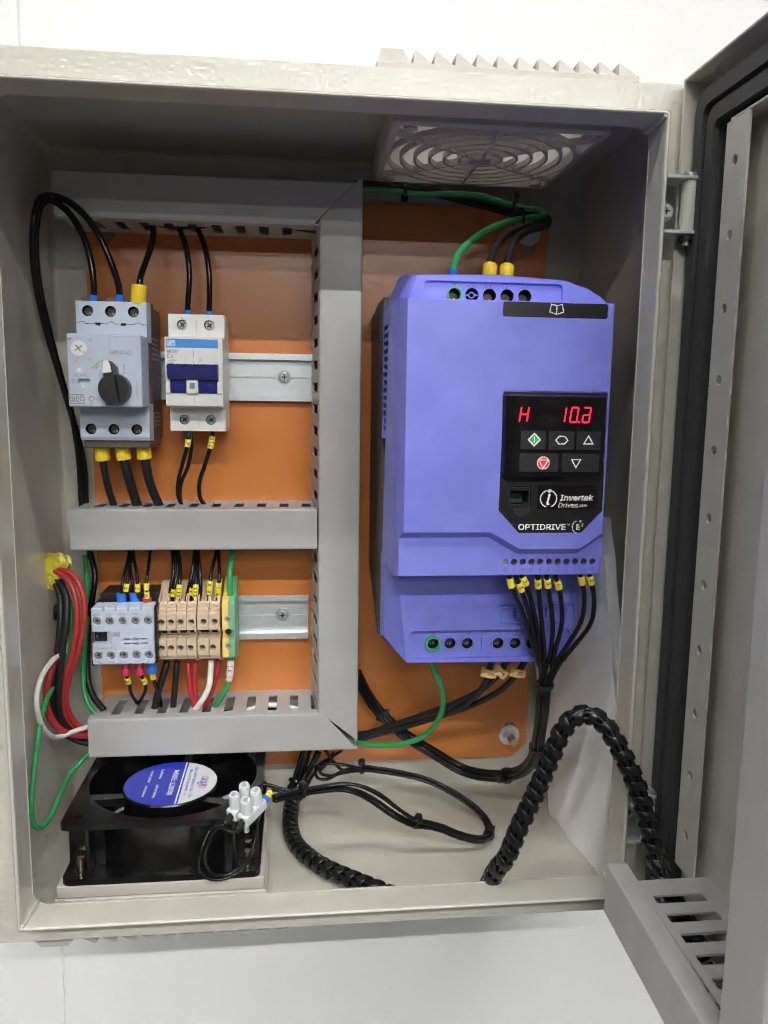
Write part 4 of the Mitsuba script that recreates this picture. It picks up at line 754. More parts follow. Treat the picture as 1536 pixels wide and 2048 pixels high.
wire('black_wire', 'black wire without marker under the white circuit breaker\'s left pole', [(102.9, 137.0, 298.0), (103.5, 136.0, 288.7), (101.1, 136.0, 274.2), (95.4, 139.0, 261.1), (93.7, 142.0, 249.6), (94.4, 146.0, 242.0)], 1.35, BW, G2)
wire('black_wire', 'black wire with two markers reading 1 under the white circuit breaker\'s right pole', [(119.2, 134.0, 299.0), (117.8, 132.0, 289.0), (113.3, 132.0, 274.6), (108.7, 136.0, 261.4), (108.4, 140.0, 249.9), (111.4, 144.0, 243.1)], 1.5, BW, G2, [], [(4.0, 4.2, '1'), (8.6, 4.4, '1')])
# contactor, top
G3 = 'black wires between the middle duct and the contactor'
YC = 122
wire('black_wire', 'black wire into the left blue sleeve of the contactor, leftmost', [(54.2, 124.0, 170.7), (53.8, 122.0, 179.7), (54.9, 124.0, 192.1), (56.7, 134.0, 204.7), (57.2, 140.0, 212.4)], 1.2, BW, G3, [(0, 12.4, 1.9, 2.4, 'M_blue')])
wire('black_wire', 'black wire with marker 0 into the left blue sleeve of the contactor', [(56.0, 123.0, 177.6), (57.8, 121.0, 188.4), (58.8, 124.0, 195.7), (58.5, 134.0, 204.7), (58.2, 140.0, 212.4)], 1.2, BW, G3, [], [(7.2, 5.6, '0')])
wire('black_wire', 'black wire into the right blue sleeve of the contactor, leftmost', [(63.3, 124.0, 170.5), (62.6, 124.0, 180.9), (60.5, 126.0, 193.4), (57.4, 136.0, 204.3), (56.0, 142.0, 212.1)], 1.2, BW, G3, [(0, 12.4, 1.9, 2.4, 'M_blue')])
wire('black_wire', 'black wire with marker 7 into the right blue sleeve of the contactor', [(64.8, 123.0, 177.5), (65.5, 121.0, 188.3), (64.8, 124.0, 196.4), (61.0, 134.0, 204.6), (59.3, 140.0, 212.4)], 1.2, BW, G3, [], [(7.0, 5.6, '7')])
wire('black_wire', 'black wire with two yellow markers into the upper dark pink sleeve of the contactor', [(71.5, 124.0, 171.2), (71.9, 121.0, 179.4), (72.0, 120.0, 191.0), (72.2, 128.0, 200.3), (71.8, 140.0, 211.6)], 1.2, BW, G3, [(0, 8.4, 1.5, 2.2, 'M_pink')], [(8.8, 5.0, '0'), (15.2, 4.8, '')])
# terminals, top
G4 = 'black wires between the middle duct and the terminal blocks'
TT = [('unmarked black wire into the first terminal block beside the contactor', [(85.3, 131.0, 172.9), (87.5, 130.0, 184.7), (89.0, 134.0, 196.9), (87.4, 142.0, 211.9)], 1.45, ()),
      ('black wire with marker 7 into the second terminal block', [(87.5, 133.0, 172.3), (89.8, 129.0, 183.8), (91.9, 134.0, 196.9), (90.0, 142.0, 211.9)], 1.3, ((7, 5.4, '7'),)),
      ('black wire with markers 1 and 0 into the third terminal block', [(92.6, 128.0, 173.5), (94.1, 124.0, 184.3), (94.6, 130.0, 197.8), (91.4, 142.0, 211.8)], 1.3, ((5.4, 4.6, '0'), (10.6, 5.0, '1'))),
      ('black wire without marker left of the second marked group of terminals', [(97.9, 131.0, 172.7), (100.4, 130.0, 184.6), (103.1, 134.0, 198.7), (103.8, 142.0, 211.8)], 1.45, ()),
      ('black wire with marker 7 in the second marked group of terminals', [(101.0, 132.0, 172.4), (102.9, 128.0, 183.9), (105.2, 132.0, 199.1), (104.5, 142.0, 211.8)], 1.3, ((8, 5.2, '7'),)),
      ('black wire with two markers reading 1 into the fourth terminal block', [(104.8, 128.0, 173.4), (105.9, 124.0, 184.1), (106.1, 130.0, 197.7), (104.9, 142.0, 211.8)], 1.3, ((5.6, 4.6, '1'), (10.8, 4.8, '1'))),
      ('black wire without marker right of the second marked group of terminals', [(107.3, 131.0, 172.6), (108.9, 129.0, 184.7), (107.8, 134.0, 198.7), (105.6, 142.0, 211.8)], 1.45, ()),
      ('black wire with two markers reading 8 into the fifth terminal block', [(114.3, 130.0, 172.7), (115.6, 126.0, 183.5), (116.7, 128.0, 194.3), (120.1, 140.0, 211.3)], 1.35, ((8.5, 4.8, '8'), (13.6, 4.8, '8'))),
      ('black wire with two markers reading 9 into the sixth terminal block', [(120.8, 130.0, 172.6), (121.8, 126.0, 183.5), (122.8, 128.0, 194.2), (120.6, 142.0, 210.9)], 1.35, ((6.5, 5.0, '9.'), (11.8, 5.2, '9.')))]
for lab, pts, r, mk in TT: wire('black_wire', lab, pts, r, BW, G4, [], mk)
wire('green_wire', 'green wire from the middle duct into the top of the earth terminal', [(130.1, 128.0, 173.0), (130.4, 126.0, 183.4), (130.4, 128.0, 196.0), (131.5, 134.0, 204.9), (132.4, 142.0, 212.4)], 2.1, 'M_green', None, [(0, 4.6, .5, .5, 'M_blue')], n=12)
# contactor, bottom
G5 = 'black wires under the contactor'
wire('black_wire', 'black wire with the left pink sleeve and a loose 3 marker under the contactor', [(56.0, 120.0, 132.9), (56.1, 118.0, 125.0), (57.6, 120.0, 115.5), (57.4, 128.0, 104.8), (59.5, 136.0, 94.7)], 1.2, BW, G5, [(0, 10, 1.5, 2.2, 'M_pink')], [(12.6, 4.6, '3')])
wire('black_wire', 'black wire with the right pink sleeve and a loose 5 marker under the contactor', [(65.5, 120.0, 132.7), (66.0, 118.0, 124.7), (68.9, 120.0, 116.4), (67.2, 128.0, 106.5), (59.8, 138.0, 93.1)], 1.2, BW, G5, [(0, 10, 1.5, 2.2, 'M_pink')], [(13.4, 4.8, '5')])
wire('black_wire', 'black wire with a blue sleeve under the right end of the contactor', [(74.7, 120.0, 134.0), (74.5, 118.0, 126.4), (75.0, 122.0, 116.6), (76.9, 130.0, 104.7), (76.7, 138.0, 91.0)], 1.4, BW, G5, [(0, 9.4, 1.7, 2.6, 'M_blue')], [(10.0, 1.6, ''), (12.2, 1.4, ''), (14.2, 1.4, '')])
# terminals, bottom
wire('black_cable', 'thick black cable slanting from the first terminal block into the lower duct', [(83.4, 132.0, 128.3), (81.0, 130.0, 120.1), (77.0, 130.0, 107.5), (72.2, 134.0, 88.0)], 2.6, CB, 'black cables below the terminal blocks', n=12, cat_='cable')
wire('black_cable', 'upright black cable from the third terminal block into the lower duct', [(90.3, 132.0, 128.1), (89.5, 131.0, 117.7), (87.9, 132.0, 103.7), (85.4, 136.0, 86.0)], 2.3, CB, 'black cables below the terminal blocks', n=12, cat_='cable')
wire('red_wire', 'red wire below the fourth terminal block, leftmost of three', [(98.3, 132.0, 128.0), (98.9, 129.0, 118.1), (100.9, 128.0, 102.9), (104.6, 134.0, 85.5)], 1.9, 'M_red', 'red wires below the terminal blocks')
wire('red_wire', 'red wire below the fourth terminal block, middle of three', [(103.8, 132.0, 127.8), (103.1, 130.0, 117.7), (103.6, 130.0, 102.1), (105.1, 136.0, 85.4)], 1.9, 'M_red', 'red wires below the terminal blocks')
wire('red_wire', 'red wire below the sixth terminal block, behind the white wire', [(120.7, 132.0, 128.3), (119.6, 131.0, 118.9), (115.6, 132.0, 104.9), (107.1, 138.0, 85.4)], 1.9, 'M_red', 'red wires below the terminal blocks')
wire('white_wire', 'white wire from the sixth terminal block bending left into the lower duct', [(115.4, 130.0, 129.0), (115.2, 127.0, 120.4), (114.2, 125.0, 110.7), (109.1, 126.0, 99.6), (98.7, 134.0, 84.9)], 2.1, 'M_white_wire', None, n=12)
gt, gC = wire('green_wire', 'green wire with a white printed sleeve below the earth terminal', [(130.3, 128.0, 132.5), (129.6, 126.0, 120.4), (127.6, 126.0, 110.0), (122.5, 128.0, 100.0), (114.9, 136.0, 87.6)], 2.0, 'M_green', None, n=12)
sl = part(gt, 'sleeve', tube(sub(gC, 3, 18.5), 2.55, 14), 'M_white', smooth=True, label='white sleeve with red print')
for k, s_ in enumerate(('PP', 'NTC')):
    c = along(gC, 10.5+4.6*k)[0]; part(sl, 'print', on_front(text(s_, 1.8, .12, bold=True), c[0], c[1]-2.5, c[2]), 'M_print_red')
c = along(gC, 7.4)[0]; part(sl, 'print', cat(box(c[0]-1.8, c[0]+1.8, c[1]-2.62, c[1]-2.4, c[2]+.2, c[2]+.7, .02)), 'M_print_red')
# wires lying in the lower duct, seen through its slots
wire('red_wire', 'red wire lying inside the lower duct, seen through its slots', [(34, 128, 82), (70, 126, 85.5), (120, 126, 85), (160, 126, 84), (196, 128, 83.5), (212, 130, 86)], 2.0, 'M_red', None)
wire('white_wire', 'white wire lying inside the lower duct near its mitred end', [(120, 140, 82), (142, 138, 86), (152, 138, 89), (166, 138, 89), (182, 138, 85), (198, 140, 81)], 1.9, 'M_white_wire', None)
wire('black_cable', 'black cable lying inside the lower duct', [(34, 140, 76), (100, 142, 80), (150, 144, 82), (205, 142, 84)], 3, CB, None, cat_='cable')
for lab, z_, y_, a0, a1 in (('black cable lying inside the middle duct, seen through its slots', 230, 140, 28, 190), ('second black cable lying inside the middle duct', 236, 134, 28, 190), ('black cable lying inside the top duct, seen through its slots', 452, 140, 40, 196), ('second black cable lying inside the top duct', 446, 134, 60, 196)):
    wire('black_cable', lab, [(a0+(a1-a0)*u, y_+4*math.sin(7*u+z_), z_+2*math.sin(9*u+y_)) for u in np.linspace(0, 1, 8)], 5.4, CB, 'black cables lying inside the slotted ducts', cat_='cable', n=12)
wire('black_cable', 'black cable lying inside the upright duct, seen through its slots', [(208+2*math.sin(.05*z_), 138, z_) for z_ in range(90, 440, 25)], 6, CB, None, cat_='cable', n=12)
# ================================================================ wires through the left wall
HOLE = (3, 131, 199)
tp = thing('tape_sleeve', 'crumpled yellow tape wrapped round the wires where they leave the left wall', 'tape')
V, F = [], []
nr, na = 9, 28
for i in range(nr):
    for j in range(na):
        a = 2*math.pi*j/na; s_ = i/(nr-1); rr = 13.4-3.0*s_+1.6*math.sin(3*a+5*s_)+1.3*math.sin(8*a+9*s_)+.7*math.sin(13*a-6*s_)+rng.normal()*.35
        V.append((1.4+12.5*s_*(1+.35*math.sin(a)), HOLE[1]+rr*.62*math.cos(a)-1.5*s_, HOLE[2]-1+rr*1.0*math.sin(a)-2.*s_*s_))
for i in range(nr-1):
    for j in range(na): a, b = i*na+j, i*na+(j+1) % na; F += [[a, b, b+na], [a, b+na, a+na]]
V = np.array(V); C_ = np.array((8, HOLE[1], HOLE[2])); V2 = np.vstack([V, V+(C_-V)*np.array((0, .06, .06))]); n_ = len(V)
F2 = F+[[c+n_ for c in f[::-1]] for f in F]
part(tp, 'film', trimesh.Trimesh(V2, F2, process=False), 'M_tape', smooth=50)
G6 = 'red wires from the yellow tape on the left wall'
def L(*p): return [(2, 131, 199+0)]+list(p)
wire('red_wire', 'red wire from the yellow tape, outermost arc on the right', L((12.2, 124.0, 199.8), (22.6, 118.0, 196.7), (29.3, 114.0, 183.9), (29.8, 112.0, 166.3), (25.2, 112.0, 144.4), (18.1, 114.0, 125.4), (13.5, 118.0, 107.2), (14.0, 124.0, 91.5), (20.3, 128.0, 79.6), (29.1, 132.0, 72.8)), 2.0, 'M_red', G6, n=12)
wire('red_wire', 'red wire from the yellow tape, inner arc beside the black cables', L((11.3, 122.0, 198.1), (19.6, 116.0, 193.2), (24.9, 112.0, 180.8), (25.1, 110.0, 163.3), (21.2, 110.0, 141.5), (15.1, 112.0, 122.5), (10.9, 117.0, 105.8), (11.1, 124.0, 87.7), (18.2, 130.0, 74.9), (28.5, 134.0, 69.6)), 2.0, 'M_red', G6, n=12)
wire('red_wire', 'thick red wire lowest in the bundle, sweeping left then into the lower duct', L((7.3, 128.0, 191.6), (11.3, 124.0, 177.9), (11.4, 118.0, 157.5), (9.7, 112.0, 141.1), (6.2, 107.0, 127.5), (3.4, 106.0, 112.1), (4.9, 108.0, 97.6), (10.8, 112.0, 85.2), (19.4, 118.0, 78.5), (30.6, 126.0, 73.9)), 2.4, 'M_red', G6, n=12)
G7 = 'black cables from the yellow tape on the left wall'
wire('black_cable', 'black cable from the yellow tape, right of the two in front', L((9.8, 124.0, 192.6), (17.2, 116.0, 183.5), (18.5, 110.0, 167.0), (15.5, 108.0, 145.9), (11.9, 110.0, 123.3), (9.3, 114.0, 105.1), (9.4, 120.0, 89.4), (15.7, 126.0, 75.9), (28.9, 132.0, 65.8)), 2.3, CB, G7, n=12, cat_='cable')
wire('black_cable', 'black cable from the yellow tape, left of the two in front', L((7.1, 126.0, 190.3), (12.7, 118.0, 179.4), (13.2, 112.0, 159.3), (10.4, 112.0, 141.0), (6.8, 112.0, 120.8), (4.8, 115.0, 103.0), (6.2, 121.0, 87.2), (13.5, 126.0, 72.9), (29.3, 130.0, 65.1)), 2.3, CB, G7, n=12, cat_='cable')
wire('white_wire', 'white wire making a wide loop by the left wall into the lower duct', L((8.8, 136.0, 174.8), (12.9, 132.0, 153.3), (13.1, 122.0, 141.4), (11.1, 98.0, 141.4), (8.4, 82.0, 135.0), (8.0, 72.0, 123.5), (8.7, 74.0, 108.7), (9.6, 88.0, 92.8), (11.2, 110.0, 81.2), (19.3, 116.0, 82.5), (30.7, 124.0, 83.3)), 1.75, 'M_white_wire', None, n=12)
wire('green_wire', 'long green wire hanging in a loop down the left wall beside the fan', L((8.2, 134.0, 188.4), (15.1, 130.0, 176.3), (17.2, 126.0, 158.8), (15.4, 122.0, 137.6), (7.8, 118.0, 120.5), (6.8, 96.0, 114.1), (8.3, 78.0, 107.1), (9.1, 64.0, 92.2), (9.3, 54.0, 76.3), (9.6, 47.0, 62.8), (10.4, 46.0, 52.3), (12.8, 50.0, 45.1), (15.8, 60.0, 45.0), (16.4, 82.0, 49.6), (15.0, 118.0, 49.8), (26.1, 128.0, 60.6)), 1.75, 'M_green', None, n=12)
wire('green_wire', 'green wire hanging from the middle duct into the left end of the lower duct', [(22.3, 150.0, 205.4), (23.6, 148.0, 186.8), (23.6, 146.0, 164.4), (22.0, 142.0, 142.5), (20.8, 138.0, 120.6), (22.2, 134.0, 104.6), (27.2, 130.0, 94.0), (34.2, 128.0, 86.9)], 1.9, 'M_green', None, n=12)
wire('black_cable', 'black cable beside the green wire entering the left end of the lower duct', [(24.2, 150.0, 178.7), (22.9, 148.0, 148.4), (21.8, 146.0, 125.6), (23.3, 142.0, 109.4), (28.4, 136.0, 99.8), (36.8, 130.0, 92.2)], 2.4, CB, None, n=12, cat_='cable')

# ================================================================ bundles
def bundle(pts, n, rad, twist=.25, step=2.4, ph=0.):
    C = spline(pts, step); t, A_, B_ = frames(C); out = []
    Ls = np.r_[0, np.cumsum(np.linalg.norm(np.diff(C, axis=0), axis=1))]
    for k in range(n):
        if n > 5 and k == 0: out.append(C); continue
        a = ph+2*math.pi*k/(n-1 if n > 5 else n)+twist*Ls/40
        out.append(C+rad*(np.cos(a)[:, None]*A_+np.sin(a)[:, None]*B_))
    return C, out
def tie(label, C, s, r, head=(0, -1, .3), tail=True, group='black cable ties round the wire bundles'):
    p, k, _ = along(C, s); t = frames(C)[0][min(k, len(C)-1)]; d, a, b = frame(t)
    key = thing('cable_tie', label, 'cable tie', group)
    ang = np.linspace(0, 2*np.pi, 25)[:-1]; V, F = [], []
    for x, rr in ((-1.1, r), (-1.1, r+.9), (1.1, r+.9), (1.1, r)):
        for q_ in ang: V.append(p+d*x+rr*(math.cos(q_)*a+math.sin(q_)*b))
    n = 24
    for i in range(4):
        for j in range(n): F += [[i*n+j, i*n+(j+1) % n, ((i+1) % 4)*n+(j+1) % n], [i*n+j, ((i+1) % 4)*n+(j+1) % n, ((i+1) % 4)*n+j]]
    part(key, 'strap', trimesh.Trimesh(V, F, process=False), 'M_black', smooth=30)
    h = np.array(head, float); h -= d*(h@d); h /= np.linalg.norm(h); w = np.cross(d, h); o = p+h*(r+.4)
    part(key, 'head', hull([o+d*i*2.1+w*j*2.4+h*l for i in (-1, 1) for j in (-1, 1) for l in (0, 3.4)]), 'M_black')
    if tail: part(key, 'tail', hull([o+h*1.6+w*2+d*i*.9+h*l*.8 for i in (-1, 1) for l in (0, 1)] + [o+h*2.6+w*5+d*i*.9+h*l*.8 for i in (-1, 1) for l in (0, 1)]), 'M_black')
# drive supply, top right
top_path = [(357.9, 128.0, 455.2), (347.1, 132.0, 459.8), (332.5, 136.0, 464.3), (311.2, 140.0, 468.5), (285.9, 142.0, 470.8), (260.5, 143.0, 470.7), (240.4, 142.0, 472.1), (222.4, 140.0, 471.2)]
Cg = [(275.6, 50.0, 398.7), (275.1, 48.0, 402.3), (279.5, 56.0, 413.1), (290.2, 70.0, 424.7), (307.2, 88.0, 436.9), (326.5, 104.0, 446.0), (342.6, 118.0, 451.2), (355.8, 126.0, 454.7), (353.9, 130.0, 459.0), (342.4, 131.0, 460.8), (329.7, 132.0, 463.3), (309.9, 134.0, 468.5), (290.4, 137.0, 469.8), (267.2, 139.0, 469.0), (247.4, 140.0, 470.8), (227.7, 140.0, 471.1), (219.9, 140.0, 470.4)]
wire('green_wire', 'green wire from the top of the drive, tied to the black cables above it', Cg, 2.1, 'M_green', None, [(0, 5.8, .9, .9, 'M_blue')], n=12)
G8 = 'black supply cables on top of the drive'
wire('black_cable', 'black cable with a yellow sleeve on top of the drive, left of two', [(299.0, 50.0, 398.2), (298.4, 48.0, 403.0), (301.5, 56.0, 413.8), (312.4, 74.0, 427.8), (329.2, 94.0, 439.2), (348.2, 114.0, 445.9), (358.3, 124.0, 451.7), (353.9, 132.0, 457.3), (336.9, 138.0, 461.4), (311.9, 143.0, 467.9), (286.6, 146.0, 471.8), (260.8, 146.0, 474.9), (238.8, 144.0, 475.2), (220.7, 142.0, 474.0)], 2.4, CB, G8, [(0, 9.0, 1.8, 2.2, 'M_yellow')], n=12, cat_='cable')
wire('black_cable', 'black cable with a yellow sleeve on top of the drive, right of two', [(309.9, 50.0, 397.9), (309.2, 48.0, 402.8), (312.2, 56.0, 413.2), (320.8, 74.0, 426.8), (334.8, 94.0, 437.4), (350.7, 114.0, 444.6), (357.6, 124.0, 449.6), (350.9, 134.0, 454.2), (330.6, 142.0, 460.0), (305.6, 148.0, 466.7), (279.9, 150.0, 472.4), (254.0, 150.0, 475.6), (235.6, 148.0, 476.4), (221.0, 146.0, 476.0)], 2.4, CB, G8, [(0, 9.0, 1.8, 2.2, 'M_yellow')], n=12, cat_='cable')
Ct = spline(top_path)
tie('cable tie on the green and black cables beside the top of the upright duct', Ct, -34, 5.6, (0, -.7, -.6), False); tie('cable tie on the green and black cables above the top right plate bolt', Ct, 25, 5.4, (0, -.3, 1), False)
Cx = spline([(327.0, 106.0, 446.5), (343.2, 120.0, 452.3), (356.6, 126.0, 454.1)]); tie('cable tie where the green wire joins the bend at the top right plate bolt', Cx, 7, 4.6, (0, -.5, 1), False)
# control wires under the drive
bp = [(336.3, 20.0, 147.6), (337.7, 26.0, 129.1), (339.7, 36.0, 107.7), (341.5, 50.0, 83.6), (338.3, 66.0, 65.0), (328.6, 84.0, 51.9), (317.1, 98.0, 46.2), (304.4, 110.0, 44.8), (285.4, 124.0, 51.8), (265.1, 134.0, 61.9), (248.0, 142.0, 74.7), (235.5, 146.0, 90.0), (225.2, 148.0, 110.4)]
Cb, offs = bundle(bp, 8, 3.1, twist=.12)
names_ = {'1': 'first', '2': 'second', '3': 'third', '4': 'fourth', '5': 'fifth', '6': 'sixth', '10': 'tenth', '11': 'eleventh'}
order = [4, 5, 3, 0, 2, 6, 1, 7]
CTRL = [('1', '', 2.2, [(306.2, 5.0, 220.2), (308.6, 6.0, 211.9), (317.8, 13.0, 194.6), (326.6, 17.0, 172.4)]),
    ('2', '1', 5.6, [(310.2, 5.0, 220.2), (314.2, 6.0, 211.2), (322.6, 13.0, 192.3), (328.9, 17.0, 170.8)]),
    ('3', '2', 1.4, [(313.9, 5.0, 220.1), (317.6, 6.0, 213.1), (325.1, 13.0, 194.5), (331.1, 17.0, 170.7)]),
    ('4', '4', 3, [(323.8, 5.0, 220.0), (325.8, 8.0, 210.0), (330.4, 14.0, 189.4), (334.1, 18.0, 168.7)]),
    ('5', '5', 3, [(329.4, 5.0, 220.0), (332.0, 8.0, 209.9), (337.2, 13.0, 188.0), (338.4, 18.0, 167.0)]),
    ('6', '6.', 4, [(335.0, 5.0, 219.9), (339.7, 8.0, 206.7), (343.0, 13.0, 186.3), (340.8, 18.0, 165.3)]),
    ('10', '', 0.8, [(350.6, 5.0, 219.8), (355.0, 9.0, 206.3), (355.7, 13.0, 189.3), (349.1, 15.0, 174.3), (342.3, 18.0, 160.4)]),
    ('11', '8', 0.6, [(356.3, 5.0, 219.7), (361.4, 9.0, 204.6), (361.9, 13.0, 187.6), (353.0, 15.0, 172.6), (344.3, 18.0, 158.7)])]
for (num, mk, ms, pts), o in zip(CTRL, order):
    C = np.array(pts+[tuple(p) for p in offs[o][4::5]]+[tuple(offs[o][-1])]); blank = 'blank yellow marker' if mk == '' else f'yellow marker {mk.strip(".")}'
    wire('control_wire', f'black control wire with {blank} on the {names_[num]} control screw of the drive', C, 1.45, BW, 'black control wires of the drive', [], [(ms, 5.8, mk)])
tie('cable tie gathering the control wires below the drive', Cb, 3, 4.9, (-.2, -1, -.2)); tie('cable tie on the control bundle right of the lower right plate bolt', Cb, 62, 4.9, (.5, -1, -.2)); tie('cable tie on the control bundle where it runs left under the plate', Cb, 116, 4.9, (-.2, -1, .3)); tie('cable tie on the control bundle beside the foot of the upright duct', Cb, -40, 5.2, (.3, -1, .6))
# motor cables
G9 = 'black motor cables under the drive'
for lab, mk, pts, s_ in (('black motor cable with tan marker S under the drive', 'S', [(309.2, 52.0, 150.5), (308.3, 54.0, 141.8), (306.1, 66.0, 125.0), (297.3, 84.0, 106.4), (277.4, 104.0, 88.9), (253.8, 124.0, 73.2), (222.4, 140.0, 62.3)], 5.0),
        ('black motor cable with tan marker T under the drive, between the other two', 'T', [(319.9, 52.0, 150.3), (315.9, 54.0, 142.0), (308.6, 68.0, 125.6), (295.8, 86.0, 109.4), (273.8, 106.0, 92.0), (250.2, 126.0, 74.9), (222.5, 142.0, 59.0)], 5.0),
        ('black motor cable with tan marker R under the drive, rightmost', 'R', [(332.3, 52.0, 150.0), (327.7, 54.0, 140.6), (320.9, 66.0, 125.3), (306.4, 84.0, 107.7), (284.8, 104.0, 91.0), (257.7, 124.0, 73.9), (222.3, 138.0, 58.3)], 5.4)):
    C = spline(pts); t = thing('motor_cable', lab, 'cable', G9); part(t, 'insulation', tube(C, 2.15, 12), CB, smooth=True)
    D = sub(C, s_, s_+6.2); d = D[-1]-D[0]; d /= np.linalg.norm(d); c = D[len(D)//2]
    w = np.array((1., 0, -.16)) if mk != 'T' else np.array((.75, 0, -.66)); w /= np.linalg.norm(w); up = np.array((-w[2]*1., 0, w[0])); nn = np.array((0, 1., 0))
    a = np.linspace(0, 2*np.pi, 29)[:-1]; ring = lambda h, k: [c+w*(k*5.6*math.cos(x))+nn*(k*3.1*math.sin(x))+up*h for x in a]
    V = np.array(ring(-2.9, 1)+ring(2.9, 1)+ring(2.9, .88)+ring(-2.9, .88)); F = []; n = 28
    for i in range(4):
        for j in range(n): F += [[i*n+j, i*n+(j+1) % n, ((i+1) % 4)*n+(j+1) % n], [i*n+j, ((i+1) % 4)*n+(j+1) % n, ((i+1) % 4)*n+j]]
    k = part(t, 'marker', trimesh.Trimesh(V, F, process=False), 'M_tan', smooth=40)
    part(k, 'print', on_front(text(mk, 3.4, .16), c[0]+.6, c[1]-3.12, c[2]-.1, {'S': 262, 'T': 230, 'R': 262}[mk]), 'M_print_black')
wire('green_wire', 'green wire from the bottom of the drive curving left into the duct corner', [(268.0, 52.0, 152.8), (270.3, 54.0, 145.1), (276.4, 62.0, 131.5), (281.5, 76.0, 112.6), (281.2, 92.0, 93.0), (273.8, 108.0, 73.9), (257.4, 120.0, 62.7), (237.2, 130.0, 58.1), (220.3, 138.0, 59.2)], 2.1, 'M_green', None, n=12)

# ================================================================ spiral-wrapped looms
def spiral_loom(label, path, r, pitch, turns_of, n_in=7, width=.62, stop=None):
    t = thing('wire_loom', label, 'wire loom', 'black spiral-wrapped wire looms')
    C, inner_ = bundle(path, n_in, r*.60, twist=.5, step=1.6); Ct_, A_, B_ = frames(C)
    for c in inner_: part(t, 'inner_wire', tube(c[::2], r*.30, 7), BW, smooth=True)
    Ls = np.r_[0, np.cumsum(np.linalg.norm(np.diff(C, axis=0), axis=1))]; Lt = Ls[-1]
    ss = np.arange(0, Lt-.1, .55); ph = -np.cumsum(np.array([2*np.pi/pitch(s/Lt) for s in ss])*.55)
    at = lambda M, s: np.stack([np.interp(s, Ls, M[:, i]) for i in range(3)], -1)
    V, F = [], []; m = 6
    for i, s in enumerate(ss):
        hw = pitch(s/Lt)*width/2; 
        for (u, dr) in ((-1, .1), (-.86, .62), (0, .72), (.86, .62), (1, .1), (0, .05)):
            s2_ = min(max(s+u*hw, 0), Lt); c = at(C, s2_); a = at(A_, s2_); b = at(B_, s2_); rr = r+dr
            V.append(c+rr*(math.cos(ph[i])*a+math.sin(ph[i])*b))
    for i in range(len(ss)-1):
        for j in range(m): a, b = i*m+j, i*m+(j+1) % m; F += [[a, b, b+m], [a, b+m, a+m]]
    part(t, 'spiral_wrap', trimesh.Trimesh(V, F, process=False), 'M_spiral', smooth=55)
    return t, C
spiral_loom('black spiral-wrapped loom on the cabinet floor, running from under the duct to the front', [(178.2, 148.0, 22.6), (175.9, 138.0, 13.1), (173.8, 112.0, 8.8), (176.9, 88.0, 6.6), (185.4, 66.0, 8.2), (198.6, 46.0, 9.9), (213.9, 32.0, 10.4), (229.9, 19.0, 10.6), (243, 13, 8.6), (258, 12, 7.6), (274, 12, 7.6), (287, 12, 7.6), (297, 9, 9.5), (301, 4, 21), (303.5, -1, 33), (308.0, -6.0, 43.5), (314.2, -10.0, 65.8), (323.4, -10.0, 87.2), (332.6, -10.0, 111.3), (338.7, -10.0, 127.0), (345.7, -11.0, 136.1), (354.2, -13.0, 137.9), (361.6, -17.0, 133.7), (367.5, -23.0, 124.3), (374.1, -29.0, 110.0), (380.0, -34.0, 93.6), (383.1, -40.0, 78.1), (385.2, -46.0, 64.4), (386.5, -52.0, 56.7), (390, -60, 47), (387, -76, 45), (386, -100, 45)], 5.4, lambda u: 6.8+2.3*min(1, max(0, (u-.12)/.1))-2.2*math.exp(-((u-.60)/.05)**2), None)
# loose black wires that feed the loom from the lower duct
Cf, fo = bundle([(190.0, 142.0, 50.1), (186.1, 144.0, 36.8), (181.4, 146.0, 23.4), (177.5, 140.0, 14.1)], 7, 4.2, twist=.6)
for i, c in enumerate(fo): wire('loom_wire', 'black wire dropping from the lower duct into the spiral-wrapped loom', [tuple(p+np.array(((i-3)*1.6*max(0, 1-k/(len(c)-1)), 0, 0))) for k, p in list(enumerate(c))[::4]]+[tuple(c[-1])], 1.5, BW, 'black wires dropping into the loom')
# fan wires: a bundle of four that makes a loop over the floor
lp = [(164.4, 38.0, 65.2), (173.0, 44.0, 64.5), (185.2, 52.0, 62.3), (199.9, 58.0, 61.1), (215.3, 60.0, 60.2), (230.9, 60.0, 53.4), (246.7, 60.0, 41.3), (261.2, 62.0, 31.0), (275.8, 64.0, 26.5), (294.3, 66.0, 17.3), (310.4, 72.0, 10.0), (320.0, 84.0, 6.9), (320.9, 98.0, 10.0), (312.6, 108.0, 16.3), (296.4, 116.0, 25.0), (277.7, 122.0, 32.2), (254.9, 128.0, 35.8), (235.9, 134.0, 36.5), (226.4, 138.0, 36.1)]
Cl, lo = bundle(lp, 4, 1.75, twist=.15, ph=.6)
ends = [[(216.8, 142.0, 30.4), (205.1, 144.0, 26.9), (197.2, 146.0, 29.1), (203.1, 146.0, 37.3), (208.2, 146.0, 45.5)], [(216.7, 140.0, 37.6), (200.9, 140.0, 39.0), (193.2, 142.0, 31.3), (187.3, 146.0, 19.0), (181.4, 146.0, 6.5)], [(214.8, 141.0, 33.0), (206.9, 142.0, 41.2), (201.0, 144.0, 48.8)], [(216.7, 141.0, 33.0), (203.2, 146.0, 23.4), (195.2, 146.0, 24.6), (194.1, 148.0, 32.1), (205.9, 148.0, 40.5), (215.1, 148.0, 46.5)]]
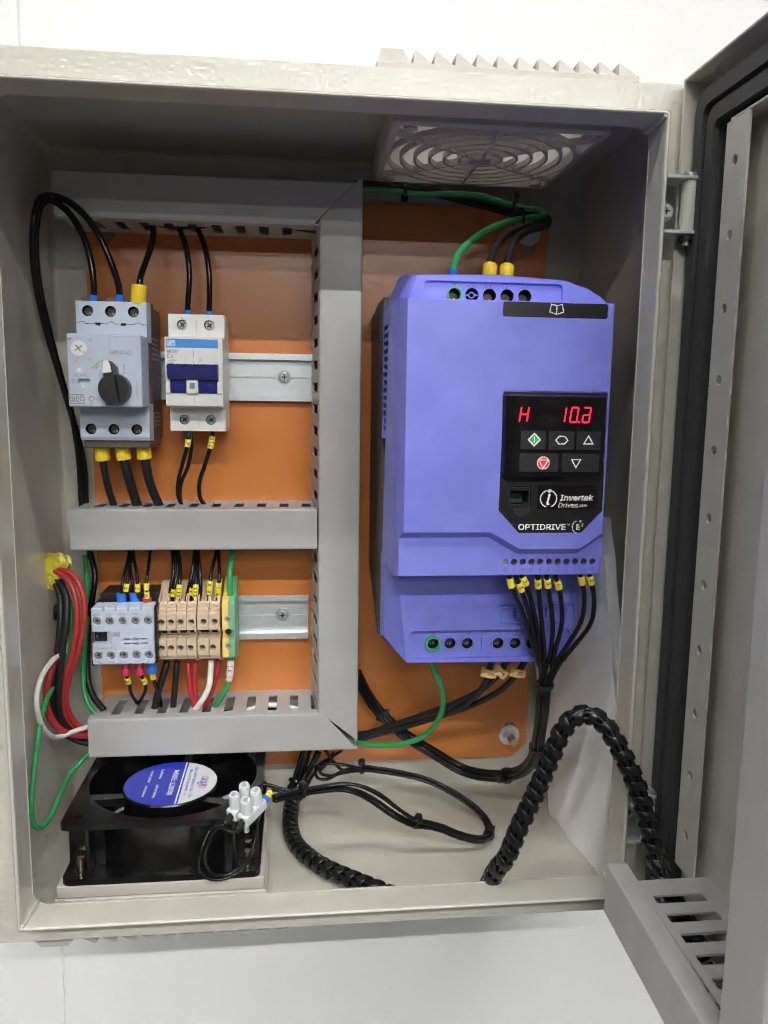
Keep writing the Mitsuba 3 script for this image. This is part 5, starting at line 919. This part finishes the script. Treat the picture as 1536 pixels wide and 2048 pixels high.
for i, c in enumerate(lo):
    mid_ = [tuple(p) for p in c[::4]]
    sp = np.array((0, 0, 1.))*((i-1.5)*2.2)
    Ln = len(mid_); mid_ = [tuple(np.array(p)+sp*math.exp(-((k/Ln-.27)/.09)**2)) for k, p in enumerate(mid_)]
    wire('fan_wire', 'thin black wire in the tied loop over the cabinet floor', mid_+ends[i], 1.25, BW, 'thin black wires looping over the cabinet floor')
tie('cable tie on the floor loop beside the white connector', Cl, 22, 3.3, (.2, 0, 1), False); tie('cable tie on the front of the floor loop', Cl, 112, 3.3, (.2, -.4, 1)); tie('cable tie on the back of the floor loop near its right turn', Cl, 182, 3.3, (.2, -.4, 1), False); tie('cable tie on the back of the floor loop under the duct corner', Cl, -4, 3.6, (.1, -.3, 1), False)

# ================================================================ connector strip with its fan leads
cn = thing('connector_strip', 'translucent white two-way screw connector hanging at the right front corner of the fan', 'connector')
O = np.array((146.3, 30.0, 65.1)); ax = np.array((.60, .74, .26)); ax /= np.linalg.norm(ax); ay = np.array((-.93, .36, .02)); ay -= ax*(ay@ax); ay /= np.linalg.norm(ay); az = np.cross(ax, ay)
def loc(m):
    m = tm(m).copy(); v = m.vertices; m.vertices = O+v[:, :1]*ax+v[:, 1:2]*ay+v[:, 2:]*az; return m
for i in range(2):
    y = -5.0+9.5*i
    b = part(cn, 'way', loc(mf(box(-9, 11, y-3.9, y+3.9, -6.4, 1.2, .8)) - mf(cyl((-10, y, -2.6), (12, y, -2.6), 2.6, 18))), 'M_clear')
    for x in (-3.6, 6.0):
        part(b, 'screw_tower', loc(mf(cyl((x, y, .6), (x, y, 9.8), 3.9, 24, 3.5)) + mf(cyl((x, y, 9.7), (x, y, 11.2), 3.5, 24, 2.9)) - mf(cyl((x, y, 4), (x, y, 14), 1.9, 16))), 'M_clear')
        part(b, 'screw', loc(cyl((x, y, 2.4), (x, y, 5.0), 1.85, 14)), 'M_steel')
    part(b, 'brass_tube', loc(mf(cyl((-8.2, y, -2.6), (10, y, -2.6), 2.5, 16)) - mf(cyl((-9, y, -2.6), (12, y, -2.6), 1.8, 16))), 'M_steel')
part(cn, 'web', loc(box(-6, 8, -2, 1, -5.6, -2, .3)), 'M_clear')
part(cn, 'fixing_screw', cat(cyl((146.5, 34.0, 53.6), (146.8, 34.0, 45.3), 1.5, 12), *[cyl(np.array((146.5, 34.0, 53.6))*(1-u)+np.array((146.8, 34.0, 45.3))*u, np.array((146.5, 34.0, 53.6))*(1-u-.05)+np.array((146.8, 34.0, 45.3))*(u+.05), 1.8, 12) for u in (.3, .45, .6, .75, .9)]), 'M_zinc')
P1 = tuple(O+ax*-8-ay*5.0-az*2.6); P1b = tuple(O+ax*-17-ay*5.6-az*4.0); P2 = tuple(O+ax*-8+ay*4.5-az*2.6); P2b = tuple(O+ax*-17+ay*4.2-az*3.6)
wire('fan_lead', 'thin black fan lead looping from the front way of the white connector', [P1, P1b, (130.2, 20.0, 57.1), (123.8, 18.0, 46.9), (122.3, 18.0, 36.2), (126.2, 18.0, 27.9), (134.6, 20.0, 24.8), (144.5, 22.0, 29.2), (150.8, 24.0, 38.6), (153.1, 30.0, 47.0), (151.9, 40.0, 50.0), (148.0, 52.0, 49.9)], 1.05, BW, 'thin black fan leads in front of the fan', [(0, 8, 1.0, 1.2, 'M_black')])
wire('fan_lead', 'thin black fan lead looping from the rear way of the white connector', [P2, P2b, (125.8, 26.0, 53.9), (119.8, 20.0, 42.5), (118.5, 19.0, 31.4), (123.7, 18.0, 24.3), (134.0, 20.0, 22.4), (145.0, 24.0, 26.5), (151.2, 27.0, 35.4), (153.1, 34.0, 43.6), (150.9, 46.0, 46.7)], 1.05, BW, 'thin black fan leads in front of the fan', [(0, 8, 1.0, 1.2, 'M_black')])
for i, (dy, lab) in enumerate(((-5.0, 'black lead with a blue sleeve on the right of the white connector'), (4.5, 'black lead with only a yellow marker on the right of the white connector'))):
    a = O+ax*8+ay*dy-az*2.6; C = [tuple(a), tuple(a+ax*8), tuple(a+ax*14+az*.6), tuple(lo[2*i][6]), tuple(lo[2*i][12]), tuple(lo[2*i][20])]
    wire('connector_lead', lab, C, 1.25, BW, 'black leads on the right of the connector', [(2, 6.5, 1.4, 1.6, 'M_blue')] if i == 0 else [], [(7.4 if i == 0 else 4.4, 2.0, ''), (10.0 if i == 0 else 7, 1.8, '')])

# ================================================================ papers standing behind the drive
def sheet(t, name, rows, m='M_paper', n=18, th=.35):
    R = [spline(r, 100) if False else np.array([np.array(r[0])+(np.array(r[-1])-np.array(r[0]))*u for u in np.linspace(0, 1, n)]) for r in rows]
    G = np.array(R); u = np.linspace(0, len(rows)-1, 40); G = np.stack([np.stack([np.interp(u, np.linspace(0, len(rows)-1, len(sp)), sp[:, i]) for i in range(3)], 1) for sp in (spline(G[:, j], 6) for j in range(n))], 1)
    k, n2, _ = G.shape; V = G.reshape(-1, 3).copy()
    V += np.stack([meshkit.fbm(V*.02, 3, 5)-.5, meshkit.fbm(V*.02, 3, 8)-.5, np.zeros(len(V))], 1)*np.array((7, 4, 0))
    F = []
    for i in range(k-1):
        for j in range(n2-1): a = i*n2+j; F += [[a, a+1, a+n2+1], [a, a+n2+1, a+n2]]
    N = len(V); V2 = np.vstack([V, V+np.array((th, th, 0))]); F2 = F+[[c+N for c in f[::-1]] for f in F]
    rim = [i*n2 for i in range(k)]+[(k-1)*n2+j for j in range(1, n2)]+[i*n2+n2-1 for i in range(k-2, -1, -1)]+[j for j in range(n2-2, 0, -1)]
    for i in range(len(rim)): a, b = rim[i], rim[(i+1) % len(rim)]; F2 += [[a, b, b+N], [a, b+N, a+N]]
    return part(t, name, trimesh.Trimesh(V2, F2, process=False), m, smooth=40)
pa = thing('paper_documents', 'folded white papers standing between the drive and the right cabinet wall', 'paper')
sheet(pa, 'sheet', [[(371.5, 150, 222), (376.5, 34, 222)], [(373, 158, 170), (381.5, 27, 170)], [(374, 160, 110), (385.2, 19, 120)], [(376, 150, 60), (385.6, 18, 60)], [(377.5, 118, 2.6), (384.6, 20, 2.6)]])
sheet(pa, 'sheet', [[(376, 140, 246), (379.5, 36, 250)], [(380, 150, 170), (387.0, 22, 170)], [(383, 150, 110), (390, 12, 110)], [(386, 140, 3), (391, 10, 3)]])
